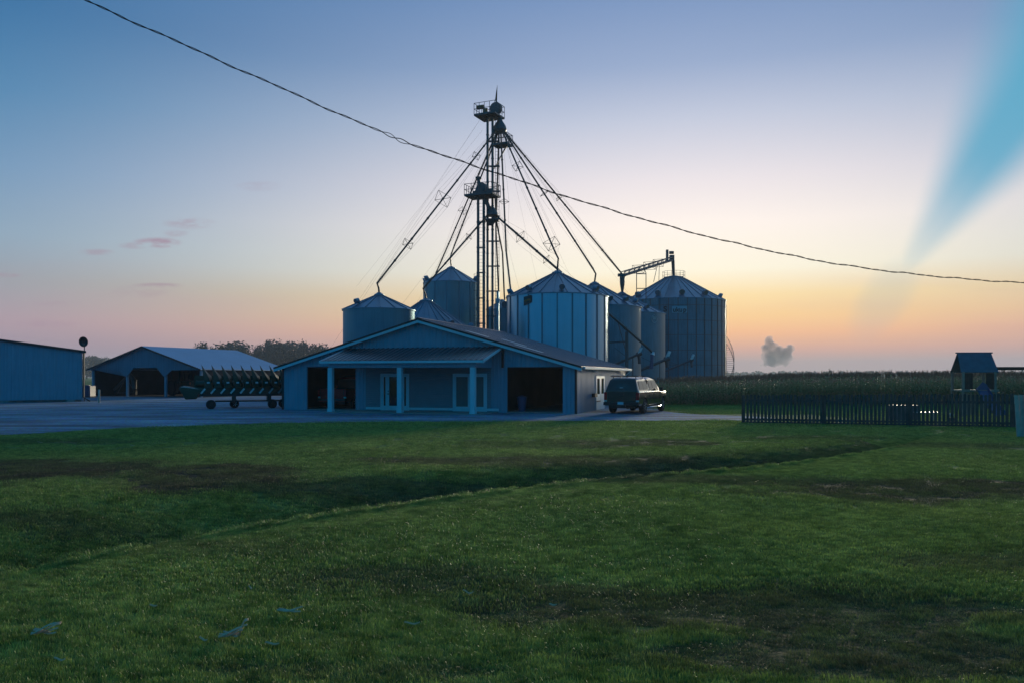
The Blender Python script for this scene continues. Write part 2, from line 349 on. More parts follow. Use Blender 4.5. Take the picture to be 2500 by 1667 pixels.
def grassmat(name, blades):
    m = bpy.data.materials.new(name); m.use_nodes = True; nt = m.node_tree; N = nt.nodes; L = nt.links; b = N['Principled BSDF']
    geo = N.new('ShaderNodeNewGeometry')
    at = N.new('ShaderNodeAttribute'); at.attribute_name = 'dead'
    if blades: at.attribute_type = 'INSTANCER'
    n = N.new('ShaderNodeTexNoise'); n.inputs['Scale'].default_value = .35; n.inputs['Detail'].default_value = 6; L.new(geo.outputs['Position'], n.inputs['Vector'])
    n2 = N.new('ShaderNodeTexNoise'); n2.inputs['Scale'].default_value = 2.5; n2.inputs['Detail'].default_value = 6; L.new(geo.outputs['Position'], n2.inputs['Vector'])
    def ramp(c0, c1, src, p0=.35, p1=.68):
        r = N.new('ShaderNodeValToRGB'); r.color_ramp.elements[0].color = (*c0, 1); r.color_ramp.elements[1].color = (*c1, 1)
        r.color_ramp.elements[0].position = p0; r.color_ramp.elements[1].position = p1; L.new(src, r.inputs['Fac']); return r.outputs['Color']
    def mix(f, a, b2, bt='MIX'):
        x = N.new('ShaderNodeMix'); x.data_type = 'RGBA'; x.blend_type = bt
        if isinstance(f, float): x.inputs['Factor'].default_value = f
        else: L.new(f, x.inputs['Factor'])
        for k, q in (('A', a), ('B', b2)):
            if isinstance(q, tuple): x.inputs[k].default_value = (*q, 1)
            else: L.new(q, x.inputs[k])
        return x.outputs['Result']
    g = ramp(GA, GB, n.outputs['Fac']) ; g2 = ramp(GC, GD, n2.outputs['Fac'])
    c = mix(.5, g, g2)
    n5 = N.new('ShaderNodeTexNoise'); n5.inputs['Scale'].default_value = 9; n5.inputs['Detail'].default_value = 5
    mp5 = N.new('ShaderNodeMapping'); mp5.inputs['Scale'].default_value = (.6, 1.5, 1); L.new(geo.outputs['Position'], mp5.inputs['Vector']); L.new(mp5.outputs[0], n5.inputs['Vector'])
    c = mix(1., c, ramp((.5, .55, .5), (1.35, 1.3, 1.3), n5.outputs['Fac'], .36, .64), 'MULTIPLY')
    dn = ramp(DA, DB, n2.outputs['Fac'])
    c = mix(at.outputs['Fac'], c, dn)
    lu = N.new('ShaderNodeAttribute'); lu.attribute_name = 'bank_shade'
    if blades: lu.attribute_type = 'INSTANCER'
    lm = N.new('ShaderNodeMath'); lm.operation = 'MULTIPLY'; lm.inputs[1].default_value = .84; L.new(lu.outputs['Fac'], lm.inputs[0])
    c = mix(lm.outputs[0], c, (.022, .038, .015))  # darkens the base colour to stand for the swale's shade
    if blades:
        tt = N.new('ShaderNodeAttribute'); tt.attribute_name = 'tone'
        c = mix(1., c, ramp((.55, .62, .6), (1.35, 1.25, .95), tt.outputs['Fac'], 0, 1), 'MULTIPLY')
        L.new(c, b.inputs['Base Color']); b.inputs['Roughness'].default_value = .45
        b.inputs['Specular IOR Level'].default_value = .4
        tr = N.new('ShaderNodeBsdfTranslucent'); L.new(c, tr.inputs['Color'])
        ms = N.new('ShaderNodeMixShader'); ms.inputs[0].default_value = .28
        L.new(b.outputs[0], ms.inputs[1]); L.new(tr.outputs[0], ms.inputs[2]); L.new(ms.outputs[0], N['Material Output'].inputs['Surface'])
    else:
        L.new(mix(1., c, (.42, .44, .42), 'MULTIPLY'), b.inputs['Base Color']); b.inputs['Roughness'].default_value = .95; b.inputs['Specular IOR Level'].default_value = .1
        n4 = N.new('ShaderNodeTexNoise'); n4.inputs['Scale'].default_value = 9; n4.inputs['Detail'].default_value = 8; L.new(geo.outputs['Position'], n4.inputs['Vector'])
        bp = N.new('ShaderNodeBump'); bp.inputs['Distance'].default_value = .05; L.new(n4.outputs['Fac'], bp.inputs['Height']); L.new(bp.outputs['Normal'], b.inputs['Normal'])
    return m
GA, GB = (.24, .32, .065), (.42, .53, .14)
GC, GD = (.17, .25, .05), (.50, .57, .18)
DA, DB = (.08, .06, .04), (.15, .11, .07)
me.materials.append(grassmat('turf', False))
o = bpy.data.objects.new('ground', me); C.objects.link(o); tag(o, kind='structure')

# gravel yard and drive
near_edge = [(-70, 8), (-30, 22.5), (-21, 25.6), (-17, 27.4), (-15, 30.2), (-12.5, 32.4), (-9.6, 34.0), (-4.5, 35.2), (2.8, 35.7), (9.6, 36.2), (11.5, 36.6), (12.6, 37.3)]
far_edge = [(12.6, 38.9), (11.6, 40.0), (9.9, 41.6), (8.9, 43.8), (8.7, 46), (9.1, 50), (9.0, 56), (13, 82), (34, 108), (34, 135), (-10, 150), (-90, 130), (-110, 60)]
def rough(pts, amp, step=.35):
    out = []
    for (x0, y0), (x1, y1) in zip(pts[:-1], pts[1:]):
        n = max(1, int(math.hypot(x1 - x0, y1 - y0) / step)); n = min(n, 60)
        for k in range(n):
            t = k / n; x = x0 + (x1 - x0) * t; y = y0 + (y1 - y0) * t
            out.append((x, y + nzv(x, y, 1.3) * amp + nzv(x, y, .3, 5) * amp * 2))
    return out + [pts[-1]]
ne = rough(near_edge, .16)
NEx = np.array([p[0] for p in ne]); NEy = np.array([p[1] for p in ne])
poly = ne + rough(far_edge, .2, .6)
bm = bmesh.new(); bm.faces.new([bm.verts.new((x, y, .014)) for x, y in poly]); bmesh.ops.triangulate(bm, faces=bm.faces)
me = bpy.data.meshes.new('gravel'); bm.to_mesh(me); bm.free()
gm = mat('gravel', (.23, .38, .52), .9, 0, .3, .4, bump=.05, bscale=7)
me.materials.append(gm)
nt_ = gm.node_tree; bs = nt_.nodes['Principled BSDF']
tcg = nt_.nodes.new('ShaderNodeTexCoord'); vo = nt_.nodes.new('ShaderNodeTexVoronoi'); vo.inputs['Scale'].default_value = 9; nt_.links.new(tcg.outputs['Object'], vo.inputs['Vector'])
wn = nt_.nodes.new('ShaderNodeTexNoise'); wn.inputs['Scale'].default_value = .5; wn.inputs['Detail'].default_value = 8
mpp = nt_.nodes.new('ShaderNodeMapping'); mpp.inputs['Scale'].default_value = (.25, 1.6, 1); mpp.inputs['Rotation'].default_value = (0, 0, .2)
nt_.links.new(tcg.outputs['Object'], mpp.inputs['Vector']); nt_.links.new(mpp.outputs[0], wn.inputs['Vector'])
rr = nt_.nodes.new('ShaderNodeValToRGB'); rr.color_ramp.elements[0].position = .35; rr.color_ramp.elements[1].position = .62
rr.color_ramp.elements[0].color = (.3, .3, .32, 1); rr.color_ramp.elements[1].color = (1, 1, 1, 1); nt_.links.new(wn.outputs['Fac'], rr.inputs['Fac'])
src = bs.inputs['Base Color'].links[0].from_socket
m1 = nt_.nodes.new('ShaderNodeMix'); m1.data_type = 'RGBA'; m1.blend_type = 'MULTIPLY'; m1.inputs['Factor'].default_value = 1
nt_.links.new(src, m1.inputs['A']); nt_.links.new(rr.outputs['Color'], m1.inputs['B'])
m2 = nt_.nodes.new('ShaderNodeMix'); m2.data_type = 'RGBA'; m2.blend_type = 'MULTIPLY'; m2.inputs['Factor'].default_value = .6
nt_.links.new(m1.outputs['Result'], m2.inputs['A']); nt_.links.new(vo.outputs['Color'], m2.inputs['B']); nt_.links.new(m2.outputs['Result'], bs.inputs['Base Color'])
o = bpy.data.objects.new('gravel_drive', me); C.objects.link(o); tag(o, kind='structure')

# ---------------------------------------------------------------- scattering: one mesh holds a few patches plus loose points; nodes place patch on point
def scatter(name, patches, pts, material, attrs=()):
    """patches: list of (verts, faces, tone per face-vertex); pts: rows x,y,z,rot,scale,kind,dead"""
    V = []; Fc = []; K = []; T = []
    for k, (vs, fs, tn) in enumerate(patches):
        n = len(V); V += vs; Fc += [[i + n for i in f] for f in fs]; K += [k] * len(vs); T += tn
    np_ = len(V); pts = np.array(pts, np.float32)
    V = np.concatenate([np.array(V, np.float32), pts[:, :3]])
    me = bpy.data.meshes.new(name); me.from_pydata(V.tolist(), [], Fc)
    def attr(nm, arr):
        a = me.attributes.new(nm, 'FLOAT', 'POINT'); a.data.foreach_set('value', np.asarray(arr, np.float32))
    if pts.shape[1] < 9: pts = np.concatenate([pts[:, :7], np.zeros((len(pts), 3), np.float32), pts[:, 3:4]], 1)
    z = np.zeros(np_, np.float32)
    attr('ispt', np.concatenate([z, z[:0], np.ones(len(pts))]))
    attr('kd', np.concatenate([K, pts[:, 5]])); attr('bank_shade', np.concatenate([z, pts[:, 7]])); attr('rx', np.concatenate([z, pts[:, 8]])); attr('ry', np.concatenate([z, pts[:, 9]])); attr('rot', np.concatenate([z, pts[:, 10]])); attr('scl', np.concatenate([z + 1, pts[:, 4]]))
    attr('dead', np.concatenate([z, pts[:, 6]])); attr('tone', np.concatenate([T, np.zeros(len(pts))]))
    me.materials.append(material)
    o = bpy.data.objects.new(name, me); C.objects.link(o)
    ng = bpy.data.node_groups.new(name + '_nodes', 'GeometryNodeTree')
    ng.interface.new_socket('Geometry', in_out='INPUT', socket_type='NodeSocketGeometry'); ng.interface.new_socket('Geometry', in_out='OUTPUT', socket_type='NodeSocketGeometry')
    N = ng.nodes; L = ng.links
    gi = N.new('NodeGroupInput'); go = N.new('NodeGroupOutput'); jn = N.new('GeometryNodeJoinGeometry')
    def named(nm):
        a = N.new('GeometryNodeInputNamedAttribute'); a.data_type = 'FLOAT'; a.inputs['Name'].default_value = nm; return a.outputs['Attribute']
    def cmp(a, v):
        c = N.new('FunctionNodeCompare'); c.data_type = 'FLOAT'; c.operation = 'EQUAL'; L.new(a, c.inputs[0]); c.inputs[1].default_value = v; c.inputs['Epsilon'].default_value = .1; return c.outputs[0]
    s0 = N.new('GeometryNodeSeparateGeometry'); s0.domain = 'POINT'; L.new(gi.outputs[0], s0.inputs['Geometry']); L.new(cmp(named('ispt'), 1.), s0.inputs['Selection'])
    cx = N.new('ShaderNodeCombineXYZ'); L.new(named('rot'), cx.inputs[2]); L.new(named('rx'), cx.inputs[0]); L.new(named('ry'), cx.inputs[1])
    for k in range(len(patches)):
        sp = N.new('GeometryNodeSeparateGeometry'); sp.domain = 'POINT'; L.new(s0.outputs[1], sp.inputs['Geometry']); L.new(cmp(named('kd'), float(k)), sp.inputs['Selection'])
        ip = N.new('GeometryNodeInstanceOnPoints'); L.new(s0.outputs[0], ip.inputs['Points']); L.new(sp.outputs[0], ip.inputs['Instance'])
        L.new(cmp(named('kd'), float(k)), ip.inputs['Selection']); L.new(cx.outputs[0], ip.inputs['Rotation']); L.new(named('scl'), ip.inputs['Scale'])
        L.new(ip.outputs[0], jn.inputs[0])
    L.new(jn.outputs[0], go.inputs[0])
    md = o.modifiers.new('scatter', 'NODES'); md.node_group = ng
    return o
def blade_patch(n, rad_, h0, h1, w0, seed, lean=.5):
    r = random.Random(seed); vs = []; fs = []; tn = []
    for _ in range(n):
        a = r.uniform(0, 6.283); q = rad_ * math.sqrt(r.random()); x, y = q * math.cos(a), q * math.sin(a)
        h = r.uniform(h0, h1); ww = w0 * r.uniform(.7, 1.3) / 2; th = r.uniform(0, 6.283); cs, sn = math.cos(th), math.sin(th)
        le = r.uniform(.1, lean) * h * 1.2; la = r.uniform(0, 6.283); lx, ly = le * math.cos(la), le * math.sin(la); k = len(vs)
        vs += [(x - ww * cs, y - ww * sn, -.01), (x + ww * cs, y + ww * sn, -.01),
               (x + lx * .35 - ww * .8 * cs, y + ly * .35 - ww * .8 * sn, h * .6), (x + lx * .35 + ww * .8 * cs, y + ly * .35 + ww * .8 * sn, h * .6),
               (x + lx, y + ly, h)]
        fs += [(k, k + 1, k + 3, k + 2), (k + 2, k + 3, k + 4)]
        t = r.random() ** 1.5; tn += [t] * 5
    return vs, fs, tn
P = [blade_patch(480, .20, .018, .045, .0035, 1), blade_patch(480, .20, .018, .04, .0035, 2, .9), blade_patch(330, .2, .01, .028, .004, 3, 1.4),
     blade_patch(800, .45, .02, .042, .007, 4), blade_patch(800, .45, .02, .04, .007, 5, .9), blade_patch(900, .95, .025, .045, .016, 6), blade_patch(90, .12, .04, .08, .004, 8, .8)]
pts = []
def inlawn(x, y):
    if y < 2.2 or abs(x) > .78 * y + 2.5: return False
    if x < 16: return y < float(np.interp(x, NEx, NEy)) + .06
    return True
def scat(y0, y1, step, kinds, deadkind=None):
    y = y0
    while y < y1:
        x = -.8 * y - 2.6
        while x < .8 * y + 2.6:
            px_, py_ = x + R.uniform(-.5, .5) * step, y + R.uniform(-.5, .5) * step
            if inlawn(px_, py_) or (y0 >= 31 and px_ > 9.3 and py_ > 42 and px_ > 9.3 + (44 - py_) * 1.0 and py_ < 58):
                dd = dead(px_, py_) if py_ < 31 else 0
                cd = (py_ - float(np.interp(px_, CRx, CRy))) * .6
                if step > .3 and px_ < 14 and -.75 < cd < .75: x += step; continue
                k = R.choice(kinds); s = R.uniform(.8, 1.2)
                if deadkind is not None and R.random() < dd: k = deadkind
                if dd > .5: s *= .8
                pts.append((px_, py_, 0, R.uniform(0, 6.28), s, k, dd * R.uniform(.6, 1.), bank_shade(px_, py_) if py_ < 31 else 0))
            x += step
        y += step
scat(2.3, 7.5, .2, (0, 0, 1), 2)
scat(7.5, 12, .36, (3, 4)); scat(12, 22, .46, (3, 4)); scat(22, 31, .62, (3, 4)); scat(31, 58, 1.25, (5,))
for _ in range(3800):                # small patches hugging the rim of the swale
    x = R.uniform(-9, 14); y = float(np.interp(x, CRx, CRy)) + R.uniform(-1.5, 1.5)
    if 5 < y < 28 and abs(x) < .8 * y + 1: pts.append((x, y, 0, R.uniform(0, 6.28), R.uniform(.8, 1.15), R.choice((0, 1)), dead(x, y) * R.uniform(.5, 1.), bank_shade(x, y)))
for _ in range(70):
    y = R.uniform(2.6, 12); x = R.uniform(-.75, .75) * y
    if dead(x, y) < .3: pts.append((x, y, 0, R.uniform(0, 6.28), R.uniform(.4, .8), 6, 0, bank_shade(x, y)))
pts = np.array(pts, np.float64); pts[:, 2] = terrain(pts[:, 0], pts[:, 1])
_e = .12; gxs = (terrain(pts[:, 0] + _e, pts[:, 1]) - terrain(pts[:, 0] - _e, pts[:, 1])) / (2 * _e); gys = (terrain(pts[:, 0], pts[:, 1] + _e) - terrain(pts[:, 0], pts[:, 1] - _e)) / (2 * _e)
eul = np.zeros((len(pts), 3))
for i in range(len(pts)):
    qd = Vector((-gxs[i], -gys[i], 1)).normalized(); e3 = (Vector((0, 0, 1)).rotation_difference(qd).to_matrix() @ Matrix.Rotation(pts[i, 3], 3, 'Z')).to_euler('XYZ'); eul[i] = e3[:]
pts = np.concatenate([pts, eul], 1)
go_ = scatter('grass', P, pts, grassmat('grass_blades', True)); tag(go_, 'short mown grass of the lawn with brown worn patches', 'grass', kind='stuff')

# ---------------------------------------------------------------- corn
def corn_plant(seed):
    r = random.Random(seed); vs = []; fs = []; tn = []
    def tri_tube(p0, p1, r0, r1, t):
        k = len(vs)
        for p, q in ((p0, r0), (p1, r1)):
            for a in (0, 2.09, 4.19): vs.append((p[0] + q * math.cos(a), p[1] + q * math.sin(a), p[2])); tn.append(t)
        for a in range(3): b = (a + 1) % 3; fs.append((k + a, k + b, k + 3 + b, k + 3 + a))
    tri_tube((0, 0, 0), (0, 0, 1.85), .014, .007, .5)
    for i in range(11):
        z = .15 + i * .155; a = (i % 2) * math.pi + r.uniform(-.6, .6); ln = r.uniform(.45, .8) * (1 if i < 8 else .75); w_ = .045
        c, s = math.cos(a), math.sin(a); k = len(vs); t = min(1, max(0, z / 2.1 + r.uniform(-.15, .15)))
        if r.random() < .25: t = .95
        for u in (0, .3, .65, 1.):
            d = ln * u * .8; zz = z + ln * (.75 * u - 1.15 * u * u * r.uniform(.7, 1.1)); ww = w_ * (1 - u ** 2 * .95)
            vs.append((c * d - s * ww, s * d + c * ww, zz)); vs.append((c * d + s * ww, s * d - c * ww, zz)); tn += [t, t]
        for u in range(3): fs.append((k + 2 * u, k + 2 * u + 1, k + 2 * u + 3, k + 2 * u + 2))
    for i in range(7):                                     # tassel
        a = r.uniform(0, 6.28); le = r.uniform(.05, .16) if i else 0
        tri_tube((0, 0, 1.82), (le * math.cos(a), le * math.sin(a), r.uniform(1.98, 2.14)), .008, .006, 1.)
    return vs, fs, tn
CP = [corn_plant(s) for s in (1, 2, 3, 4)]
cp = []
row = 0; y = 55.0
while y < 150:
    x = 9.0; step = .24 if row < 8 else (.3 if y < 75 else .6)
    while x < .75 * y + 4:
        ok = x > 9.6 + max(0, y - 58) * .35
        if math.hypot(x - 22.6, y - 111) < 9.5 or (y > 85 and x < 31 and y < 135 and x < 31): ok = False
        k = x / y
        if y > 58.5 and (abs(k - .4655) < .0028 or abs(k - .4825) < .0022): ok = False
        if ok:
            hh = .88 + .2 * float(sm(.195, .43, np.array(k))) + nzv(x, y, .12) * .07 + nzv(x, y, .5, 4) * .1
            cp.append((x + R.uniform(-.07, .07), y + R.uniform(-.08, .08), 0, R.uniform(0, 6.28), hh * R.uniform(.9, 1.07), R.randrange(4), 0))
        x += step * R.uniform(.7, 1.3)
    row += 1; y += .76 if y < 75 else 2.2
cm = bpy.data.materials.new('corn_leaf'); cm.use_nodes = True; nt_ = cm.node_tree; b = nt_.nodes['Principled BSDF']
ta = nt_.nodes.new('ShaderNodeAttribute'); ta.attribute_name = 'tone'; rr = nt_.nodes.new('ShaderNodeValToRGB'); nt_.links.new(ta.outputs['Fac'], rr.inputs['Fac'])
e = rr.color_ramp.elements; e[0].color = (.11, .14, .06, 1); e[1].color = (.32, .20, .13, 1); e.new(.45).color = (.14, .22, .08, 1); e.new(.8).color = (.21, .27, .11, 1); e.new(.9).color = (.34, .25, .14, 1)
nt_.links.new(rr.outputs['Color'], b.inputs['Base Color']); b.inputs['Roughness'].default_value = .5; b.inputs['Specular IOR Level'].default_value = .25
tr = nt_.nodes.new('ShaderNodeBsdfTranslucent'); nt_.links.new(rr.outputs['Color'], tr.inputs['Color'])
ms = nt_.nodes.new('ShaderNodeMixShader'); ms.inputs[0].default_value = .35; nt_.links.new(b.outputs[0], ms.inputs[1]); nt_.links.new(tr.outputs[0], ms.inputs[2])
nt_.links.new(ms.outputs[0], nt_.nodes['Material Output'].inputs['Surface'])
co2 = scatter('corn_field', CP, cp, cm); tag(co2, 'standing field of tasselled corn behind the picket fence', 'corn field', kind='stuff')

# ---------------------------------------------------------------- trees
leafm = mat('tree_foliage', (.025, .055, .055), .7, 0, .35, .5)
def crown_mesh(seed, wd, ht, n, base=.12, cards=.06):
    r = random.Random(seed); mb = MB(); lobes = []
    for _ in range(13):
        a = r.uniform(0, 6.28); q = r.uniform(0, .3); z = r.uniform(base + .15, .82)
        sp = 1 - abs(z - .5) * .9
        lobes.append((q * math.cos(a) * sp, q * math.sin(a) * sp, z, r.uniform(.15, .25) * (.6 + .5 * sp)))
    for _ in range(n):
        lx, ly, lz, lr = lobes[r.randrange(len(lobes))]
        d = Vector((r.gauss(0, 1), r.gauss(0, 1), r.gauss(0, 1))).normalized() * lr * (r.random() ** .45) * (1.0 + .25 * (r.random() < .1))
        p = Vector(((lx + d.x) * wd, (ly + d.y) * wd, (lz + d.z) * ht))
        s = cards * ht * r.uniform(.4, 1.1) * .5
        t = Vector((r.gauss(0, 1), r.gauss(0, 1), r.gauss(0, 1))).normalized(); u = t.orthogonal().normalized(); v = t.cross(u)
        mb.add([p - u * s, p + v * s * .7, p + u * s, p - v * s * .7], [(0, 1, 2, 3)])
    return mb
def trunk_mesh(seed, ht, r0):
    r = random.Random(seed); mb = MB()
    top = Vector((r.uniform(-.03, .03) * ht, r.uniform(-.03, .03) * ht, ht * .62))
    mb.tube([(0, 0, 0), top * .35, top * .7, top], [r0, r0 * .75, r0 * .5, r0 * .25], 7)
    for _ in range(6):
        k = r.uniform(.35, .9); a = r.uniform(0, 6.28); p = top * k; q = p + Vector((math.cos(a) * ht * .2, math.sin(a) * ht * .2, ht * .2))
        mb.tube([p, (p + q) / 2 + Vector((0, 0, -.01 * ht)), q], [r0 * .35, r0 * .25, r0 * .1], 5)
    return mb
TR = [(498, 841, 320, 1.0, 'round lone dark tree at the left end of the hazy tree row'), (545, 848, 330, 1.6, 'low flat dark tree right of the lone round tree'), (578, 839, 325, 1.7, 'broad hazy tree left of the slim gapped tree'),
      (607, 839, 322, .62, 'tall slim tree above the shed roof end'), (627, 845, 322, .5, 'thin see-through tree at the gap in the row'),
      (652, 834, 318, .7, 'tallest narrow tree at the left end of the dense wood'), (678, 838, 325, 1.3, 'second broad tree of the dense hazy wood'), (705, 838, 335, 1.3, 'middle broad tree of the dense hazy wood'), (728, 845, 330, 1.2, 'dark tree right of the middle of the hazy wood'),
      (746, 838, 322, .8, 'tree with a tufted top in the hazy wood'), (766, 843, 328, 1.3, 'rounded tree right of the tufted one'), (790, 850, 330, 1.1, 'low pointed tree near the barn gable'), (803, 856, 330, 1., 'lowest tree sloping to the barn roof'), (832, 846, 325, .9, 'tree peeping out beside the smooth bin'),
      (515, 855, 335, 1.3, 'low hazy bush-like tree above the shed ridge'), (640, 862, 338, 1.4, 'low tree filling the foot of the gap'), (665, 856, 338, 1.5, 'squat tree low in front of the dense wood'), (720, 860, 338, 1.6, 'squat tree below the middle of the wood'), (765, 862, 338, 1.6, 'squat tree low by the barn roof'),
      (212, 870, 560, 1.7, 'far pale tree beside the dish pole'), (236, 875, 560, 1.9, 'far pale tree left of the open shed'), (262, 876, 570, 1.6, 'far pale tree touching the shed roof')]
tcache = {}
for i, (px, py, Yd, asp, lab) in enumerate(TR):
    h = (2 + (918 - py) * Yd / F) * 1.08; wdt = h * asp * .95
    key = i % 5
    if key not in tcache:
        slim = key == 3
        tcache[key] = (crown_mesh(20 + key, 1, 1, 2600 if not slim else 1300, .0 if key % 2 else .06, .062), trunk_mesh(50 + key, 1, .02))
    cm_, tm_ = tcache[key]
    t = thing('hazy_tree', lab, 'tree', at(px, 918, Yd) * 1, R.uniform(0, 6.28), 'trees far across the fields'); t.location.z = 0
    if isinstance(cm_, MB):
        c_ = cm_.build('crown', leafm, t); k_ = tm_.build('trunk', M['bark'], t, True); tcache[key] = (c_.data, k_.data)
    else:
        for nm, dt in (('crown', cm_), ('trunk', tm_)):
            q = bpy.data.objects.new(nm, dt); C.objects.link(q); q.parent = t
    t.scale = (wdt, wdt * .9, h)
# far wood along the eastern horizon
fw = MB(); r = random.Random(5)
px = 1690
while px < 3050:
    Yd = r.uniform(1350, 1480); h = (2 + r.uniform(6, 14) * Yd / F) * (1.25 if 2300 < px < 2700 and r.random() < .3 else 1); c = at(px, 918, Yd)
    wd = h * r.uniform(.8, 1.6)
    for _ in range(70):
        d = Vector((r.gauss(0, 1), r.gauss(0, 1), r.gauss(0, 1))).normalized() * (r.random() ** .35)
        p = Vector((c.x + d.x * wd / 2, c.y + d.y * wd / 2, h * .5 + d.z * h * .5)); s = r.uniform(1.0, 2.6)
        t = Vector((r.gauss(0, 1), r.gauss(0, 1), r.gauss(0, 1))).normalized(); u = t.orthogonal().normalized(); v = t.cross(u)
        fw.add([p - u * s, p + v * s, p + u * s, p - v * s], [(0, 1, 2, 3)])
    px += wd / 2 * F / Yd * r.uniform(.5, 1.1)
px = 560
while px < 1300:
    Yd = 900; h = r.uniform(8, 13); c = at(px, 918, Yd); wd = h * 1.5
    for _ in range(40):
        d = Vector((r.gauss(0, 1), r.gauss(0, 1), r.gauss(0, 1))).normalized() * (r.random() ** .35)
        p = Vector((c.x + d.x * wd / 2, c.y + d.y * wd / 2, h * .5 + d.z * h * .5)); s = r.uniform(1.0, 2.6)
        t = Vector((r.gauss(0, 1), r.gauss(0, 1), r.gauss(0, 1))).normalized(); u = t.orthogonal().normalized(); v = t.cross(u)
        fw.add([p - u * s, p + v * s, p + u * s, p - v * s], [(0, 1, 2, 3)])
    px += wd / 2 * F / Yd
tag(fw.build('distant_wood', leafm), 'line of far woods fading into mist on the horizon', 'wood', kind='stuff')

# ---------------------------------------------------------------- haze and the far cumulus
hz = MB().b2(-1560, 1560, -30, 1560, -2, 36).build('haze', None)
hm = bpy.data.materials.new('haze'); hm.use_nodes = True; nt_ = hm.node_tree; nt_.nodes.remove(nt_.nodes['Principled BSDF'])
pv = nt_.nodes.new('ShaderNodeVolumePrincipled'); pv.inputs['Color'].default_value = (.92, .96, 1, 1); pv.inputs['Density'].default_value = .00033; pv.inputs['Anisotropy'].default_value = .15
nt_.links.new(pv.outputs[0], nt_.nodes['Material Output'].inputs['Volume']); hz.data.materials[0] = hm
tag(hz, kind='stuff', label='thin morning mist lying over the fields', cat='haze')
bm = bmesh.new()
for cx, cy, rr_ in [(1877, 832, 11), (1880, 845, 14), (1868, 850, 11), (1892, 850, 12), (1903, 858, 11), (1912, 862, 12), (1926, 852, 10), (1930, 848, 7), (1924, 862, 11), (1906, 852, 9), (1915, 858, 11), (1886, 865, 18), (1870, 870, 12), (1905, 875, 18), (1890, 885, 20),
                    (1915, 868, 14), (1925, 858, 11), (1872, 900, 14), (1860, 900, 10), (1900, 903, 12), (1876, 880, 16), (1922, 872, 12), (1915, 884, 16), (1880, 892, 16), (1893, 880, 18), (1887, 897, 12), (1905, 893, 12)]:
    p = at(cx, cy, 3000); p.z = max(p.z, 44); s = rr_ * 3000 / F
    if p.z - s < 37: s = max(6, p.z - 37)
    mm = Matrix.Translation(p + Vector((0, R.uniform(-15, 15), 0))) @ Matrix.Diagonal((s, s, s, 1))
    bmesh.ops.create_icosphere(bm, subdivisions=3, radius=1, matrix=mm)
for v in bm.verts:
    n_ = noise.noise_vector(v.co * .06) * 7 + noise.noise_vector(v.co * .16) * 3; v.co += n_
    v.co.z = max(v.co.z, 36.5)
me = bpy.data.meshes.new('cloud'); bm.to_mesh(me); bm.free()
o = bpy.data.objects.new('cloud', me); C.objects.link(o)
rm = o.modifiers.new('remesh', 'REMESH'); rm.mode = 'VOXEL'; rm.voxel_size = 2.5
clm = bpy.data.materials.new('cloud_vapour'); clm.use_nodes = True; nt_ = clm.node_tree; nt_.nodes.remove(nt_.nodes['Principled BSDF'])
pv = nt_.nodes.new('ShaderNodeVolumePrincipled'); pv.inputs['Color'].default_value = (.34, .31, .35, 1); pv.inputs['Density'].default_value = .06; pv.inputs['Anisotropy'].default_value = .5
nt_.links.new(pv.outputs[0], nt_.nodes['Material Output'].inputs['Volume']); me.materials.append(clm)
tag(o, 'small grey towering cumulus cloud low over the horizon', 'cloud')

# ---------------------------------------------------------------- main barn (local frame: x along the front, y back, z up)
BW, BL_, EV, RG = 18.1, 14.6, 2.6, 5.2
SL = (RG - EV) / (BW / 2)
barn = thing('barn', 'low pale metal barn with covered porch, wide gable and two open garage bays', 'barn', (-13.8, 47.9, 0), rad(-18))
def roofz(u): return EV + SL * (BW / 2 - abs(u - BW / 2))
# front wall as solid pieces round its openings
fw_ = MB(); th = .12
def wallpoly(mb, poly, y0=0., d=th): mb.prism([(u, y0, z) for u, z in poly], (0, d, 0))
LO, RO = (1.67, 4.93, 2.58), (14.22, 17.36, 2.5)
lo = .03
wallpoly(fw_, [(0, 0), (LO[0], 0), (LO[0], roofz(LO[0]) - lo), (0, roofz(0) - lo)])
wallpoly(fw_, [(LO[0], LO[2]), (LO[1], LO[2]), (LO[1], roofz(LO[1]) - lo), (LO[0], roofz(LO[0]) - lo)])
wallpoly(fw_, [(LO[1], 0), (5.6, 0), (5.6, roofz(5.6) - lo), (LO[1], roofz(LO[1]) - lo)])
wallpoly(fw_, [(5.6, 2.45), (13.3, 2.45), (13.3, roofz(13.3) - lo), (BW / 2, RG - lo), (5.6, roofz(5.6) - lo)])
wallpoly(fw_, [(13.3, 0), (RO[0], 0), (RO[0], roofz(RO[0]) - lo), (13.3, roofz(13.3) - lo)])
wallpoly(fw_, [(RO[0], RO[2]), (RO[1], RO[2]), (RO[1], roofz(RO[1]) - lo), (RO[0], roofz(RO[0]) - lo)])
wallpoly(fw_, [(RO[1], 0), (BW, 0), (BW, roofz(BW) - lo), (RO[1], roofz(RO[1]) - lo)])
fw_.build('front_wall', M['siding'], barn)
cl = MB(); D1, D2 = (6.62, 8.3), (11.1, 13.0)
for a, b in ((5.6, D1[0]), (D1[1], D2[0]), (D2[1], 13.3)): cl.b2(a, b, .003, th, 0, 2.1)
cl.b2(5.6, 13.3, .003, th, 2.1, 2.45)
cl.build('porch_wall', M['clap'], barn)
for a, b in ((5.62, D1[0] - .06), (D1[1] + .06, D2[0] - .06), (D2[1] + .06, 13.75)): MB().b2(a, b, -.05, -.002, .1, .24).build('base_trim', M['trim'], barn)
